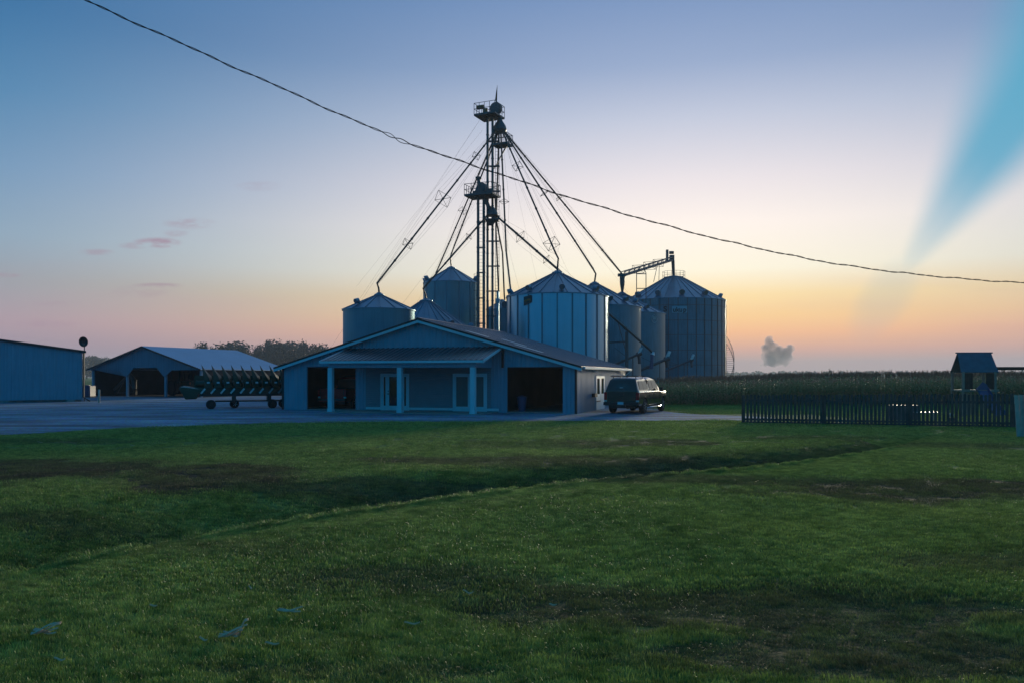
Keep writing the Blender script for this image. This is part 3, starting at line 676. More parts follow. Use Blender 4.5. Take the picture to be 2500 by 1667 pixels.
# corrugated sheet helper: from p0 along a (ribs across a), extent b
def corr(mb, p0, a, b, nrm, pitch, dep):
    p0, a, b, nrm = map(Vector, (p0, a, b, nrm)); n = max(1, int(a.length / pitch)); ad = a / n; vs = []
    prof = [(0, 0), (.62, 0), (.72, dep), (.9, dep)]
    for i in range(n):
        for t, h in prof: vs.append(p0 + ad * (i + t) + nrm * h)
    vs.append(p0 + a); m = len(vs)
    mb.add(vs + [v + b for v in vs], [(i, i + 1, m + i + 1, m + i) for i in range(m - 1)])
sw = MB(); corr(sw, (BW + .02, 0, 0), (0, BL_, 0), (0, 0, EV - .04), (1, 0, 0), .3, .03); sw.b2(BW - .1, BW + .018, .12, BL_, 0, EV - .05)
sw.build('side_wall', M['siding_s'], barn)
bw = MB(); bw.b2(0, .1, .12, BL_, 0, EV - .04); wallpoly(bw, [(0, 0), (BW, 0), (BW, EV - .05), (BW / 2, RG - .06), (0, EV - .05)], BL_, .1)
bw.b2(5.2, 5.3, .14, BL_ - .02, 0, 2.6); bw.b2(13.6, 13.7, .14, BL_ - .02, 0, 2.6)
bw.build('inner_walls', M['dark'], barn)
MB().b2(.1, BW - .1, .02, BL_, .018, .05).build('floor_slab', M['concrete'], barn)
MB().b2(4.3, 13.7, -2.8, -.01, .018, .06).build('porch_slab', M['concrete'], barn)
# roof: two slopes with thickness
ov, fo = .38, .35
def slope(name, s, m, ribs=True):
    mb = MB(); xe = BW / 2 + s * (BW / 2 + ov); ze = EV - ov * SL
    corr(mb, (BW / 2, -fo, RG + .05), (0, BL_ + 2 * fo, 0), (xe - BW / 2, 0, ze - RG), Vector((s * SL, 0, 1)).normalized(), .3, .022)
    mb.prism([(BW / 2, -fo, RG + .045), (xe, -fo, ze + .045), (xe, -fo, ze - .01), (BW / 2, -fo, RG - .01)], (0, BL_ + 2 * fo, 0))
    return mb.build(name, m, barn)
rfl = slope('roof', -1, M['roof']); rfr = slope('roof', 1, M['roof'])
MB().prism([(BW / 2 - .18, -fo - .01, RG + .04), (BW / 2, -fo - .01, RG + .1), (BW / 2 + .18, -fo - .01, RG + .04)], (0, BL_ + 2 * fo + .02, 0)).build('ridge_cap', M['roof'], rfr)
for s in (-1, 1):
    xe = BW / 2 + s * (BW / 2 + ov); ze = EV - ov * SL
    MB().prism([(BW / 2, -fo - .04, RG + .045), (xe, -fo - .04, ze + .045), (xe, -fo - .04, ze - .06), (BW / 2, -fo - .04, RG - .06)], (0, .035, 0)).build('rake_edge', M['roofdark'], barn)
    MB().prism([(BW / 2, -fo - .02, RG - .062), (xe, -fo - .02, ze - .062), (xe, -fo - .02, ze - .21), (BW / 2, -fo - .02, RG - .21)], (0, .04, 0)).build('rake_trim', M['trim'], barn)
gt = MB(); xe = BW + ov; ze = EV - ov * SL
gt.prism([(xe, 0, ze + .03), (xe + .13, 0, ze + .03), (xe + .11, 0, ze - .1), (xe, 0, ze - .1)], (0, BL_ + .3, 0)); gt.tube([(xe + .06, BL_ + .2, ze - .1), (BW + .1, BL_ - .1, ze - .45), (BW + .1, BL_ - .1, .1)], .04)
gt.build('gutter', M['trim'], barn)
for y0, u0, u1 in ((.35, 11.6, 12.9), (2.6, 13.0, 14.4), (.9, 14.3, 15.9)):
    nn = Vector((SL, 0, 1)).normalized(); z0, z1 = roofz(u0), roofz(u1)
    MB().prism([(u0, y0, z0 + .085), (u1, y0, z1 + .085), (u1, y0 + .55, z1 + .085), (u0, y0 + .55, z0 + .085)], nn * .012).build('skylight', M['sky_panel'], rfr)
# soffit strip, corner trims
ct = MB(); ct.b2(-.04, .1, -.03, -.003, 0, EV - .12); ct.build('corner_trim', M['roofdark'], barn)
MB().b2(BW - .08, BW + .055, -.04, -.003, 0, EV - .12).build('corner_trim', M['roofdark'], barn)
# porch
pr = MB(); PE, PW = 2.84, 3.6
corr(pr, (4.35, -2.9, PE), (9.55, 0, 0), (0, 2.88, PW - PE), Vector((0, -.26, 1)).normalized(), .3, .045)
pr.prism([(4.36, -2.89, PE - .005), (4.36, -.01, PW - .005), (4.36, -.01, PW - .06), (4.36, -2.89, PE - .06)], (9.53, 0, 0))
pr.build('porch_roof', M['roof'], barn)
pt = MB(); pt.b2(4.33, 13.93, -2.94, -2.905, PE - .13, PE - .012)
for x in (4.31, 13.9): pt.prism([(x, -2.94, PE - .13), (x, -2.94, PE - .0), (x, -.02, PW - .0), (x, -.02, PW - .13)], (.04, 0, 0))
pt.build('porch_fascia', M['trim'], barn)
MB().b2(4.72, 13.4, -2.62, -2.42, 2.47, 2.69).build('porch_beam', M['siding_s'], barn)
MB().b2(4.36, 13.88, -2.86, -2.63, 2.69, 2.71).build('porch_soffit', M['trim'], barn)
for x in (4.75, 13.32): MB().prism([(x, -2.61, 2.47), (x, -.005, 2.47), (x, -.005, PW - .09), (x, -2.61, 2.84)], (.06, 0, 0)).build('porch_end_panel', M['siding_s'], barn)
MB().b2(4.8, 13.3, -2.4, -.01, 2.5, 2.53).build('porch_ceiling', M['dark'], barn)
MB().b2(13.95, 14.06, -.16, -.06, 2.47, 3.45).build('downspout', M['roofdark'], barn)
for x in (4.8, 9.02, 13.2):
    q = MB(); q.b2(x - .13, x + .13, -2.65, -2.39, .061, 2.47); q.b2(x - .15, x + .15, -2.67, -2.37, .061, .2); q.build('porch_post', M['trim'], barn)
# doors
def glass_door(name, x0, x1, z0, z1, m=1, gm='glass', par=None, y=-.02):
    d = MB(); w_ = .11
    d.b2(x0, x0 + w_, y, .06, z0, z1); d.b2(x1 - w_, x1, y, .06, z0, z1); d.b2(x0 + w_, x1 - w_, y, .06, z0, z0 + .26); d.b2(x0 + w_, x1 - w_, y, .06, z1 - w_, z1)
    dd = d.build(name, M['trim'], par)
    MB().b2(x0 + w_, x1 - w_, .012, .03, z0 + .26, z1 - w_).build('pane', M[gm], dd)
    return dd
for a, b in (D1, D2):
    fr = MB(); fr.b2(a - .06, a + .02, -.04, .08, .06, 2.16); fr.b2(b - .02, b + .06, -.04, .08, .06, 2.16); fr.b2(a + .02, b - .02, -.04, .08, 2.09, 2.16)
    fr.build('door_frame', M['trim'], barn)
glass_door('sidelight', D1[0] + .025, D1[0] + .36, .065, 2.085, par=barn); d1 = glass_door('door', D1[0] + .37, D1[1] - .37, .065, 2.085, par=barn); glass_door('sidelight', D1[1] - .36, D1[1] - .025, .065, 2.085, par=barn)
d2 = glass_door('door', D2[0] + .025, (D2[0] + D2[1]) / 2 - .005, .065, 2.085, gm='curtain', par=barn); d3 = glass_door('door', (D2[0] + D2[1]) / 2 + .005, D2[1] - .025, .065, 2.085, gm='curtain', par=barn)
for d_, x in ((d1, D1[0] + .44), (d3, (D2[0] + D2[1]) / 2 + .07)):
    MB().lathe_axis([(.035, 0), (.035, .02), (.03, .07)], (x, -.02, 1.0), (0, -1, 0), 12).build('handle', M['blk'], d_); MB().lathe_axis([(.03, 0), (.03, .03)], (x, -.02, 1.16), (0, -1, 0), 12).build('lock', M['blk'], d_)
# side double door
for y0, y1 in ((4.75, 5.95), (6.0, 7.2)):
    d = MB(); X0, X1 = BW + .02, BW + .085; w_ = .2
    d.b2(X0, X1, y0, y0 + w_, .03, 2.02); d.b2(X0, X1, y1 - w_, y1, .03, 2.02); d.b2(X0, X1, y0 + w_, y1 - w_, .03, .95); d.b2(X0, X1, y0 + w_, y1 - w_, 1.88, 2.02)
    dd = d.build('side_door', M['trim'], barn)
    MB().b2(BW + .03, BW + .06, y0 + w_, y1 - w_, .95, 1.88).build('pane', M['glass'], dd)
    if y0 < 5: MB().b2(BW + .086, BW + .11, y0 + .05, y1 - .1, .5, .56).build('push_bar', M['blk'], dd)
MB().b2(BW + .06, BW + .25, 3.6, 4.3, .82, 1.02).build('wall_box', M['blk'], barn)
MB().tube([(BW + .06, 3.2, 2.3), (BW + .2, 3.2, 2.35), (BW + .3, 3.2, 2.25)], [.03, .04, .09], 10).build('wall_lamp', M['trim'], barn)
# things inside the right bay
cb = thing('storage_cabinet', 'pale cabinet standing inside the dark right garage bay', 'cabinet', barn.matrix_basis @ Vector((16.7, 5.5, .05)), rad(-18))
MB().b2(-.55, .55, -.25, .25, 0, 2.0).build('cabinet_body', M['siding_s'], cb); q = MB(); q.b2(-.53, -.01, -.275, -.253, .05, 1.95); q.b2(.01, .53, -.275, -.253, .05, 1.95); q.build('cabinet_doors', M['siding_s'], cb)
bn = thing('trash_can', 'grey lidded can standing just inside the left jamb of the right garage bay', 'trash can', barn.matrix_basis @ Vector((14.7, 1.2, .05)))
MB().lathe([(.2, 0), (.27, .75)], 20, cap=True).build('can', M['bluepl'], bn, True); MB().lathe([(.29, .75), (.29, .8), (.1, .88), (.02, .9)], 20, cap=True).build('lid', M['bluepl'], bn, True)

# ---------------------------------------------------------------- grain bins
def bin_(name, label, c, r, ev, pk, wm, rm_, corrug=True, nst=22, capr=.45, nrib=24, rings=(), rz=0.):
    t = thing(name, label, 'grain bin', (c[0], c[1], 0), rz, 'galvanised grain bins')
    n = 96; mb = MB(); prof = [(r, .02)]
    if corrug:
        p = .104; k = int(ev / p)
        for i in range(k):
            z = .02 + (ev - .02) * i / k; q = (ev - .02) / k
            prof += [(r - .012, z + q * .5), (r, z + q)]
    else:
        for i in range(1, 9): prof += [(r, ev * i / 8 - .02), (r + .006, ev * i / 8)]
    mb.lathe(prof, n); mb.build('bin_wall', wm, t, 35)
    rf = MB(); zc = pk - .28; m_ = 1 if capr < r * .4 else 1
    rf.lathe([(r + .1, ev - .05), (r + .1, ev + .02), (capr, zc)], nrib * 2)
    for i in range(nrib):
        a = 2 * math.pi * (i + .5) / nrib
        d = Vector((math.cos(a), math.sin(a), 0)); rf.beam(d * (r + .1) + Vector((0, 0, ev + .05)), d * capr + Vector((0, 0, zc + .03)), .05, .075)
    rfo = rf.build('bin_roof', rm_, t, 20)
    MB().lathe([(capr + .03, zc - .03), (capr + .03, zc + .12), (capr * .55, pk - .05), (capr * .5, pk)], 28, cap=True).build('roof_cap', rm_, rfo, 30)
    if nst:
        s0 = None
        for i in range(nst):
            a = 2 * math.pi * (i + .3) / nst
            if s0 is None:
                q = MB(); q.b2(0, .05, -.055, -.03, .03, ev - .06); q.b2(0, .05, .03, .055, .03, ev - .06); q.b2(.03, .052, -.029, .029, .03, ev - .06)
                s0 = q.build('stiffener', M['gal2'] if wm in (M['gal'], M['galsmooth']) else M['stiff'], t); s = s0
            else: s = s0.copy(); C.objects.link(s); s.parent = t
            s.location = (math.cos(a) * (r + .002), math.sin(a) * (r + .002), 0); s.rotation_euler.z = a
    for z in rings:
        MB().lathe([(r + .05, z - .03), (r + .075, z - .03), (r + .075, z + .03), (r + .05, z + .03)], 72).build('wind_ring', M['steel'], t)
    return t, rfo
def roof_vents(rfo, r, ev, pk, capr, angs, k=.14, s=.24):
    sl = (pk - .28 - ev) / (r - capr)
    for a in angs:
        a = rad(a); rr = r * (1 - k); z = ev + (r - rr) * sl; d = Vector((math.cos(a), math.sin(a), 0))
        q = MB(); q.tube([d * rr + Vector((0, 0, z - .05)), d * rr + Vector((0, 0, z + .2)), d * (rr + .1) + Vector((0, 0, z + .34)), d * (rr + .38) + Vector((0, 0, z + .24))], [s * .7, s * .75, s * .95, s], 12)
        q.build('roof_vent', M['binroof'], rfo, 40)
def ladder(name, base, top, out, par, w_=.42, cage=False, m=None):
    """ladder against a wall; out = outward unit vector"""
    m = m or M['steel']; o = Vector(out).normalized(); sd_ = Vector((-o.y, o.x, 0)); b, t = Vector(base), Vector(top); q = MB()
    for s in (-1, 1): q.tube([b + sd_ * s * w_ / 2, t + sd_ * s * w_ / 2], .022, 5)
    n = int((t - b).length / .35)
    for i in range(1, n): p = b.lerp(t, i / n); q.tube([p - sd_ * w_ / 2, p + sd_ * w_ / 2], .016, 4)
    if cage:
        k = int((t - b).length / .9)
        for i in range(3, k + 1):
            p = b.lerp(t, i / k); arc = [p + sd_ * w_ / 2 * 1.1 * math.cos(a) * 1.2 + o * .7 * math.sin(a) for a in [math.pi * j / 8 for j in range(9)]]
            q.tube(arc, .02, 4)
        for j in (2, 4, 6):
            a = math.pi * j / 8; of = sd_ * w_ / 2 * 1.32 * math.cos(a) + o * .7 * math.sin(a); q.tube([b.lerp(t, 3 / k) + of, t + of], .018, 4)
    return q.build(name, m, par)
b1, r1 = bin_('grain_bin', 'bright corrugated bin with dark stiffener strips rising behind the barn roof', (3.98, 70), 4.43, 8.87, 11.25, M['gal'], M['binroof'], nst=22, nrib=24)
roof_vents(r1, 4.43, 8.87, 11.25, .45, (-88, -42, 182, -128, 60, 130), .1)
ladder('ladder', (3.98 * 0 + 4.5, -.4, 0), (4.5, -.4, 8.9), (1, -.1, 0), b1)
# sign high on its wall
sg = MB(); a0, a1 = rad(-127), rad(-118)
def cyl(a, z, r_): return (r_ * math.cos(a), r_ * math.sin(a), z)
Rr = 4.43 + .07
A0, A1 = math.radians(-131.5), math.radians(-122)
sg.prism([cyl(A0, 7.85, Rr), cyl(A1, 8.12, Rr), cyl(A1, 8.72, Rr), cyl(A0, 8.6, Rr)], (-.02, -.03, 0)); so_ = sg.build('sign_plate', M['blk'], b1)
q = MB(); u_ = (Vector(cyl(A1, 0, Rr)) - Vector(cyl(A0, 0, Rr))); p_ = Vector(cyl(A0, 8.25, Rr + .04))
for i, (f, h) in enumerate(((.14, .2), (.3, .28), (.5, .22), (.66, .3), (.84, .2))):
    c_ = p_ + u_ * f + Vector((0, 0, .03 * i)); q.lathe_axis([(h * .32, 0), (h * .32, .01)], c_, (-.5, -.85, 0), 10)
q.build('sign_marks', M['amber'], so_)
b2, r2 = bin_('grain_bin', 'corrugated bin directly right of the bright front bin, its left half hidden', (8.35, 80.5), 4.64, 8.83, 11.5, M['gal2'], M['binroof'], nst=0, nrib=24)
roof_vents(r2, 4.64, 8.83, 11.5, .45, (-50, -20, 20, 80, -75))
b3, r3 = bin_('grain_bin', 'third corrugated bin with a faint round emblem under its right eave', (12.7, 92), 4.93, 9.05, 11.7, M['gal2'], M['binroof'], nst=0, nrib=26)
roof_vents(r3, 4.93, 9.05, 11.7, .45, (-60, 30, -85, 70))
b4, r4 = bin_('grain_bin', 'largest grey bin farthest right with lettered wall and railed peak', (22.55, 111), 7.02, 12.25, 15.9, M['gal2'], M['binroof'], nst=36, capr=1.35, nrib=34, rings=(1.6, 3.5, 5.4, 7.4, 9.3, 11.3))
roof_vents(r4, 7.02, 12.25, 15.9, 1.35, (-150, -120, -92, -62, -8, 14, 150), .12, .38)
rg_ = MB()
for i in range(16):
    a = 2 * math.pi * i / 16; d = Vector((math.cos(a), math.sin(a), 0)) * 1.55; rg_.tube([d + Vector((0, 0, 15.45)), d + Vector((0, 0, 16.5))], .022, 4)
for z in (15.95, 16.5): rg_.tube([Vector((1.55 * math.cos(a), 1.55 * math.sin(a), z)) for a in [2 * math.pi * i / 32 for i in range(33)]], .022, 4)
rg_.lathe([(1.3, 15.4), (1.65, 15.4), (1.65, 15.45), (1.3, 15.45)], 32)
rg_.build('peak_railing', M['steel'], b4)
lad4 = ladder('ladder', (7.15, -.6, .3), (7.15, -.6, 11.8), (1, -.15, 0), b4)
q = MB(); n = 60                                         # curved stair stringers on the right flank
for dz_ in (0, 1.0):
    pts_ = []
    for i in range(n + 1):
        t_ = i / n; a = rad(20 - 62 * t_); rr = 7.45 + (.65 if dz_ else .65) ; pts_.append((rr * math.cos(a), rr * math.sin(a), .3 + 7.0 * (1 - t_) + dz_))
    q.tube(pts_, .04, 5)
for i in range(26):
    t_ = i / 26; a = rad(20 - 62 * t_); z = .3 + 7.0 * (1 - t_)
    q.beam((7.15 * math.cos(a), 7.15 * math.sin(a), z), (8.1 * math.cos(a), 8.1 * math.sin(a), z), .22, .03)
    if i % 2 == 0: q.tube([(8.1 * math.cos(a), 8.1 * math.sin(a), z), (8.1 * math.cos(a), 8.1 * math.sin(a), z + 1)], .025, 4)
q.build('spiral_stair', M['steel'], b4)
b5, r5 = bin_('grain_bin', 'short smooth-walled bin at the left end of the group', (-11.1, 66.5), 2.96, 7.45, 8.95, M['galsmooth'], M['binroof'], corrug=False, nst=0, nrib=16, capr=.38)
roof_vents(r5, 2.96, 7.45, 8.95, .38, (-128,), .25, .2)
q = MB()
for i in range(9):
    a = rad(-165 + i * 19); q.beam((3.0 * math.cos(a), 3.0 * math.sin(a), .05), (3.0 * math.cos(a), 3.0 * math.sin(a), 4.1), .07, .09)
q.build('support_leg_ribs', M['galsmooth'], b5)
b6, r6 = bin_('grain_bin', 'wide low bin whose ribbed cone roof shows above the barn ridge', (-8.25, 76.5), 5.15, 5.9, 9.4, M['gal2'], M['binroof'], nst=18, nrib=30, capr=.6)
roof_vents(r6, 5.15, 5.9, 9.4, .6, (-52, 10, 178), .2)
b7, r7 = bin_('grain_bin', 'tall narrow bin with wide wall panels left of the elevator tower', (-7.1, 93), 3.2, 12.75, 14.75, M['galsmooth'], M['binroof'], corrug=False, nst=14, nrib=14, capr=.5)
ladder('ladder', (2.9, -1.9, .3), (2.9, -1.9, 13.6), (.8, -.6, 0), b7, cage=True)
roof_vents(r7, 3.2, 12.75, 14.75, .5, (-170, 0), .15, .3)
b8, r8 = bin_('grain_bin', 'slim bin peeping out left behind the tall narrow one', (-9.6, 104), 1.75, 14.0, 14.9, M['galsmooth'], M['binroof'], corrug=False, nst=10, nrib=12, capr=.3)
roof_vents(r8, 1.75, 14.0, 14.9, .3, (185, 110), .1, .42)
b9, r9 = bin_('grain_bin', 'small dark bin between the elevator legs and the bright bin', (-1.1, 88), 1.7, 9.3, 10.45, M['gal2'], M['binroof'], nst=10, nrib=12, capr=.35)
roof_vents(r9, 1.7, 9.3, 10.45, .35, (-80, -10), .2, .35)
# lettering wrapped on bin walls
def wall_text(txt, size, r_, a_c, z, m, name, par, ext=.01, bold=0):
    cu = bpy.data.curves.new(name, 'FONT'); cu.body = txt; cu.size = size; cu.extrude = ext; cu.align_x = 'CENTER'; cu.align_y = 'CENTER'; cu.offset = bold
    to = bpy.data.objects.new(name, cu); dg = bpy.context.evaluated_depsgraph_get()
    C.objects.link(to); dg = bpy.context.evaluated_depsgraph_get(); me = bpy.data.meshes.new_from_object(to.evaluated_get(dg)); bpy.data.objects.remove(to)
    for v in me.vertices:
        a = a_c + v.co.x / r_; rr = r_ + v.co.z; v.co = (rr * math.cos(a), rr * math.sin(a), z + v.co.y)
    me.materials.clear(); me.materials.append(m); o = bpy.data.objects.new(name, me); C.objects.link(o); o.parent = par; return o
ac = rad(-95.5 - 6.0)
pl = MB()
def patch(mb, r_, a0, a1, z0, z1, n=10, t=.012):
    vs = []
    for i in range(n + 1):
        a = a0 + (a1 - a0) * i / n
        for rr in (r_, r_ + t):
            for z in (z0, z1): vs.append((rr * math.cos(a), rr * math.sin(a), z))
    fs = []
    for i in range(n):
        k = 4 * i; fs += [(k, k + 1, k + 5, k + 4), (k + 2, k + 3, k + 7, k + 6), (k + 1, k + 3, k + 7, k + 5), (k, k + 2, k + 6, k + 4)]
    mb.add(vs, fs + [(0, 1, 3, 2), (4 * n, 4 * n + 1, 4 * n + 3, 4 * n + 2)])
RB = 7.02 + .07
patch(pl, RB, ac - .03, ac + .245, 10.25, 11.1, 12); plt = pl.build('sign_plate', M['galsmooth'], b4)
wall_text('S', 1.0, RB + .02, ac - .155, 10.72, M['blk'], 'sign_letter', b4, bold=.03)
wall_text('uku', .85, RB + .02, ac + .07, 10.62, M['blk'], 'sign_letters', b4, bold=.025)
wall_text('p', .85, RB + .02, ac + .2, 10.62, M['blk'], 'sign_letter', b4, bold=.025)
e_ = MB(); ae = rad(-52); patch(e_, 4.94, ae - .085, ae + .085, 8.0, 8.75, 8); 
em = MB(); 
cir = [(.42 * math.cos(t), .42 * math.sin(t)) for t in [2 * math.pi * i / 28 for i in range(29)]]
em.tube([((4.95) * math.cos(ae + x / 4.95), 4.95 * math.sin(ae + x / 4.95), 8.3 + y) for x, y in cir], .025, 5)
eo = em.build('emblem_ring', M['sky_panel'], b3); wall_text('GSI', .36, 4.95, ae, 8.4, M['sky_panel'], 'emblem_letters', b3, bold=.01)

# ---------------------------------------------------------------- bucket elevators
def trunks(par, x0, x1, y, z1, w_=.25):
    for x in (x0, x1):
        q = MB(); q.b2(x - w_ / 2, x + w_ / 2, y - .16, y + .16, 0, z1)
        z = 2.4
        while z < z1: q.b2(x - w_ / 2 - .03, x + w_ / 2 + .03, y - .19, y + .19, z - .03, z + .03); z += 2.44
        q.build('leg_trunk', M['steel'], par)
def platform(par, c, a, wx, wy, z, rail=1.07, und=True):
    ca_, sa_ = math.cos(rad(a)), math.sin(rad(a))
    def P_(u, v, zz): return Vector((c[0] + u * ca_ - v * sa_, c[1] + u * sa_ + v * ca_, zz))
    q = MB(); q.prism([P_(-wx / 2, -wy / 2, z), P_(wx / 2, -wy / 2, z), P_(wx / 2, wy / 2, z), P_(-wx / 2, wy / 2, z)], (0, 0, .06))
    n = 6
    for i in range(n + 1): u = -wx / 2 + wx * i / n; q.beam(P_(u, -wy / 2, z - .06), P_(u, wy / 2, z - .06), .05, .12)
    for v in (-wy / 2, wy / 2): q.beam(P_(-wx / 2, v, z - .02), P_(wx / 2, v, z - .02), .08, .18)
    po = q.build('platform', M['steel'], par)
    q = MB(); cs = [(-wx / 2, -wy / 2), (wx / 2, -wy / 2), (wx / 2, wy / 2), (-wx / 2, wy / 2)]
    for i in range(4):
        a_, b_ = cs[i], cs[(i + 1) % 4]
        for zz in (rail, rail * .5): q.tube([P_(*a_, z + zz), P_(*b_, z + zz)], .03, 5)
        for k in range(4): t_ = k / 4; q.tube([P_(a_[0] + (b_[0] - a_[0]) * t_, a_[1] + (b_[1] - a_[1]) * t_, z), P_(a_[0] + (b_[0] - a_[0]) * t_, a_[1] + (b_[1] - a_[1]) * t_, z + rail)], .03, 5)
    q.build('railing', M['steel'], po); return P_
TY = 82.0
L1 = thing('bucket_elevator', 'taller elevator leg with railed head platform, pole and two trunks', 'grain elevator', (-2.2, TY, 0))
trunks(L1, -.31, .2, 0, 28.8)
P_ = platform(L1, (-.13, 0), -25, 2.35, 2.3, 28.7, 1.15)
q = MB(); q.lathe_axis([(.62, -.22), (.62, .22)], (.55, 0, 29.5), (.42, .9, 0), 24); q.b2(.0, .9, -.25, .25, 28.76, 29.5); q.b2(-.45, .45, -.3, .3, 28.5, 29.1); q.build('head_housing', M['steel'], L1)
q = MB(); q.lathe_axis([(.2, -.4), (.22, -.3), (.22, .3), (.2, .4)], (-1.05, 0, 29.65), (.9, -.4, 0), 14); q.b2(-.8, -.3, -.2, .2, 28.77, 29.5); q.build('drive_motor', M['amber'], L1)
q = MB(); q.tube([(.62, 0, 29.5), (.66, 0, 31.0), (.68, 0, 31.9)], [.03, .025, .018], 6); pole_ = q.build('pole', M['wire'], L1)
MB().tube([(.66, 0, 31.7), (.6, .01, 31.0), (.55, .02, 30.4), (.64, .0, 29.9)], [.02, .07, .1, .03], 8).build('furled_flag', M['brown'], L1)
q = MB(); q.lathe([(.16, 28.6), (.3, 28.2), (.62, 27.7), (.72, 27.3), (.6, 27.05)], 20, (.95, 0, 0), cap=True); dst = q.build('distributor', M['steel'], L1, 30)
platform(L1, (1.2, 0), -25, 1.7, 1.4, 25.75, 1.05)
q = MB()
q.beam((.35, 0, 23.3), (1.7, -.3, 25.6), .07, .07); q.beam((.35, 0, 23.3), (1.5, .3, 25.6), .07, .07)
q.build('platform_brace', M['steel'], L1)
z = 3.
while z < 28: MB().b2(-.46, .95, -.2, .2, z - .05, z + .05).build('tie_bracket', M['steel'], L1); z += 2.57
ladder('ladder', (.68, -.18, 0), (.68, -.18, 28.2), (0, -1, 0), L1, .38, cage=False)
q = MB(); q.b2(-.5, .5, -.45, .45, .02, 2.6); q.build('boot', M['steel'], L1)
MB().tube([(.75, -.5, .1), (.75, -.5, 10.6)], .14, 10).tube([(.75, -.5, 9.5), (.75, -.5, 9.9)], .24, 12).build('dust_pipe', M['galsmooth'], L1)

L2 = thing('bucket_elevator', 'shorter elevator leg with mid-height head platform left of the taller one', 'grain elevator', (-3.25, 81, 0))
trunks(L2, -.2, .4, 0, 20.3)
platform(L2, (.25, 0), -22, 3.1, 2.1, 20.3, 1.1)
q = MB(); q.lathe_axis([(.5, -.3), (.5, .3)], (.25, 0, 21.1), (.4, .9, 0), 20); q.b2(-.4, 1.25, -.3, .3, 20.4, 21.0); q.b2(-.75, -.3, -.25, .25, 20.4, 20.75); q.b2(-.3, .05, -.2, .2, 20.9, 22.1); q.b2(-.45, .15, -.28, .28, 22.05, 22.2); q.build('head_housing', M['steel'], L2)
q = MB(); q.tube([(.5, 0, 20.2), (.85, 0, 19.2), (1.05, -.1, 18.9)], [.18, .2, .3], 10); q.lathe([(.2, 19.1), (.55, 18.6), (.6, 18.3)], 18, (1.25, -.1, 0), cap=True); q.tube([(.6, 0, 20.0), (1.5, 0, 17.9), (1.62, 0, 17.6)], .12, 8); q.build('distributor', M['steel'], L2, 30)
q = MB(); q.prism([(.55, -.8, 17.75), (1.9, -.9, 17.75), (1.9, .6, 17.75), (.55, .6, 17.75)], (0, 0, .1)); q.prism([(.6, -.6, 17.7), (1.7, -.6, 17.7), (1.3, .2, 17.3), (.8, .2, 17.3)], (0, 0, .06)); q.build('service_platform', M['steel'], L2)
q = MB()
z = 2.2
while z < 20: MB().b2(-.36, .56, -.2, .2, z - .05, z + .05).build('tie_bracket', M['steel'], L2); z += 2.57
ladder('ladder', (.1, -.18, 0), (.1, -.18, 20.2), (0, -1, 0), L2, .34)
MB().b2(-.35, .5, -.45, .45, .02, 2.4).build('boot', M['steel'], L2)

# ---------------------------------------------------------------- spouts
TOP = Vector((-2.2 + .95, TY, 27.2)); LOW = Vector((-3.25 + 1.25, 80.9, 18.4))
def spout(label, pts_, brace=(), r_=.085, bs=.55):
    pts_ = [Vector(p) for p in pts_]; t = thing('grain_spout', label, 'spout', pts_[0], 0, 'grain spouts running from the elevator')
    o = pts_[0]; P = [p - o for p in pts_]
    q = MB(); q.tube(P, r_, 8)
    L_ = 0; a, b = max(((P[i], P[i + 1]) for i in range(len(P) - 1)), key=lambda s: (s[1] - s[0]).length)
    d = (b - a); ln = d.length
    n = int(ln / 3.)
    for i in range(1, n): p = a.lerp(b, i / n); q.tube([p - d.normalized() * .06, p + d.normalized() * .06], r_ * 1.35, 8)
    q.build('spout_pipe', M['pipe'], t, 35)
    u = d.cross(Vector((0, 0, 1))).normalized(); v = u.cross(d).normalized()
    for f, s in brace:
        p = a.lerp(b, f); cs = [p + u * s, p + v * s, p - u * s, p - v * s]; q = MB()
        for i in range(4): q.tube([cs[i], cs[(i + 1) % 4]], .022, 4); q.tube([p, cs[i]], .025, 4)
        bf = q.build('brace_frame', M['wire'], t)
    if brace:
        q = MB(); ff = [0.] + [f for f, s in brace] + [1.]
        for k in range(4):
            w_ = (u, v, -u, -v)[k]; pl_ = [a + w_ * .1] + [a.lerp(b, f) + w_ * s for f, s in brace] + [b + w_ * .1]; q.tube(pl_, .008, 3)
        q.build('truss_wire', M['wire'], t)
    return t
pkc = lambda b, pk: Vector((b.location.x, b.location.y, pk))
p5 = pkc(b5, 8.95)
spout('spout to the short smooth bin at far left', [TOP + Vector((-.35, -.3, 0)), p5 + Vector((-.15, -.1, .75)), p5 + Vector((-.02, 0, .35)), p5], ((.2, .5), (.5, .95), (.78, .6)))
spout('spout running down left behind the tall narrow bin', [TOP + Vector((-.3, .3, 0)), Vector((-9.9, 103.5, 15.3)), Vector((-9.8, 104, 14.7))], ((.5, .6),))
p7 = pkc(b7, 14.75)
spout('spout bending sharply onto the tall narrow bin peak', [TOP + Vector((-.2, .35, -.1)), p7 + Vector((.35, 0, 2.4)), p7 + Vector((-.1, -.05, 1.1)), p7], ((.45, .6),))
p6 = pkc(b6, 9.4)
spout('spout from the shorter leg slanting to the wide low bin', [LOW + Vector((-.5, 0, -.1)), p6 + Vector((-.28, -.1, .95)), p6 + Vector((-.1, 0, .5)), p6], ((.3, .4),))
p1 = pkc(b1, 11.25)
spout('spout ending on the peak of the bright front bin', [TOP + Vector((.25, -.3, -.1)), p1 + Vector((-.12, .1, 1.5)), p1 + Vector((.1, 0, 1.05)), p1], ((.32, .6), (.93, .85)))
p2 = pkc(b2, 11.5)
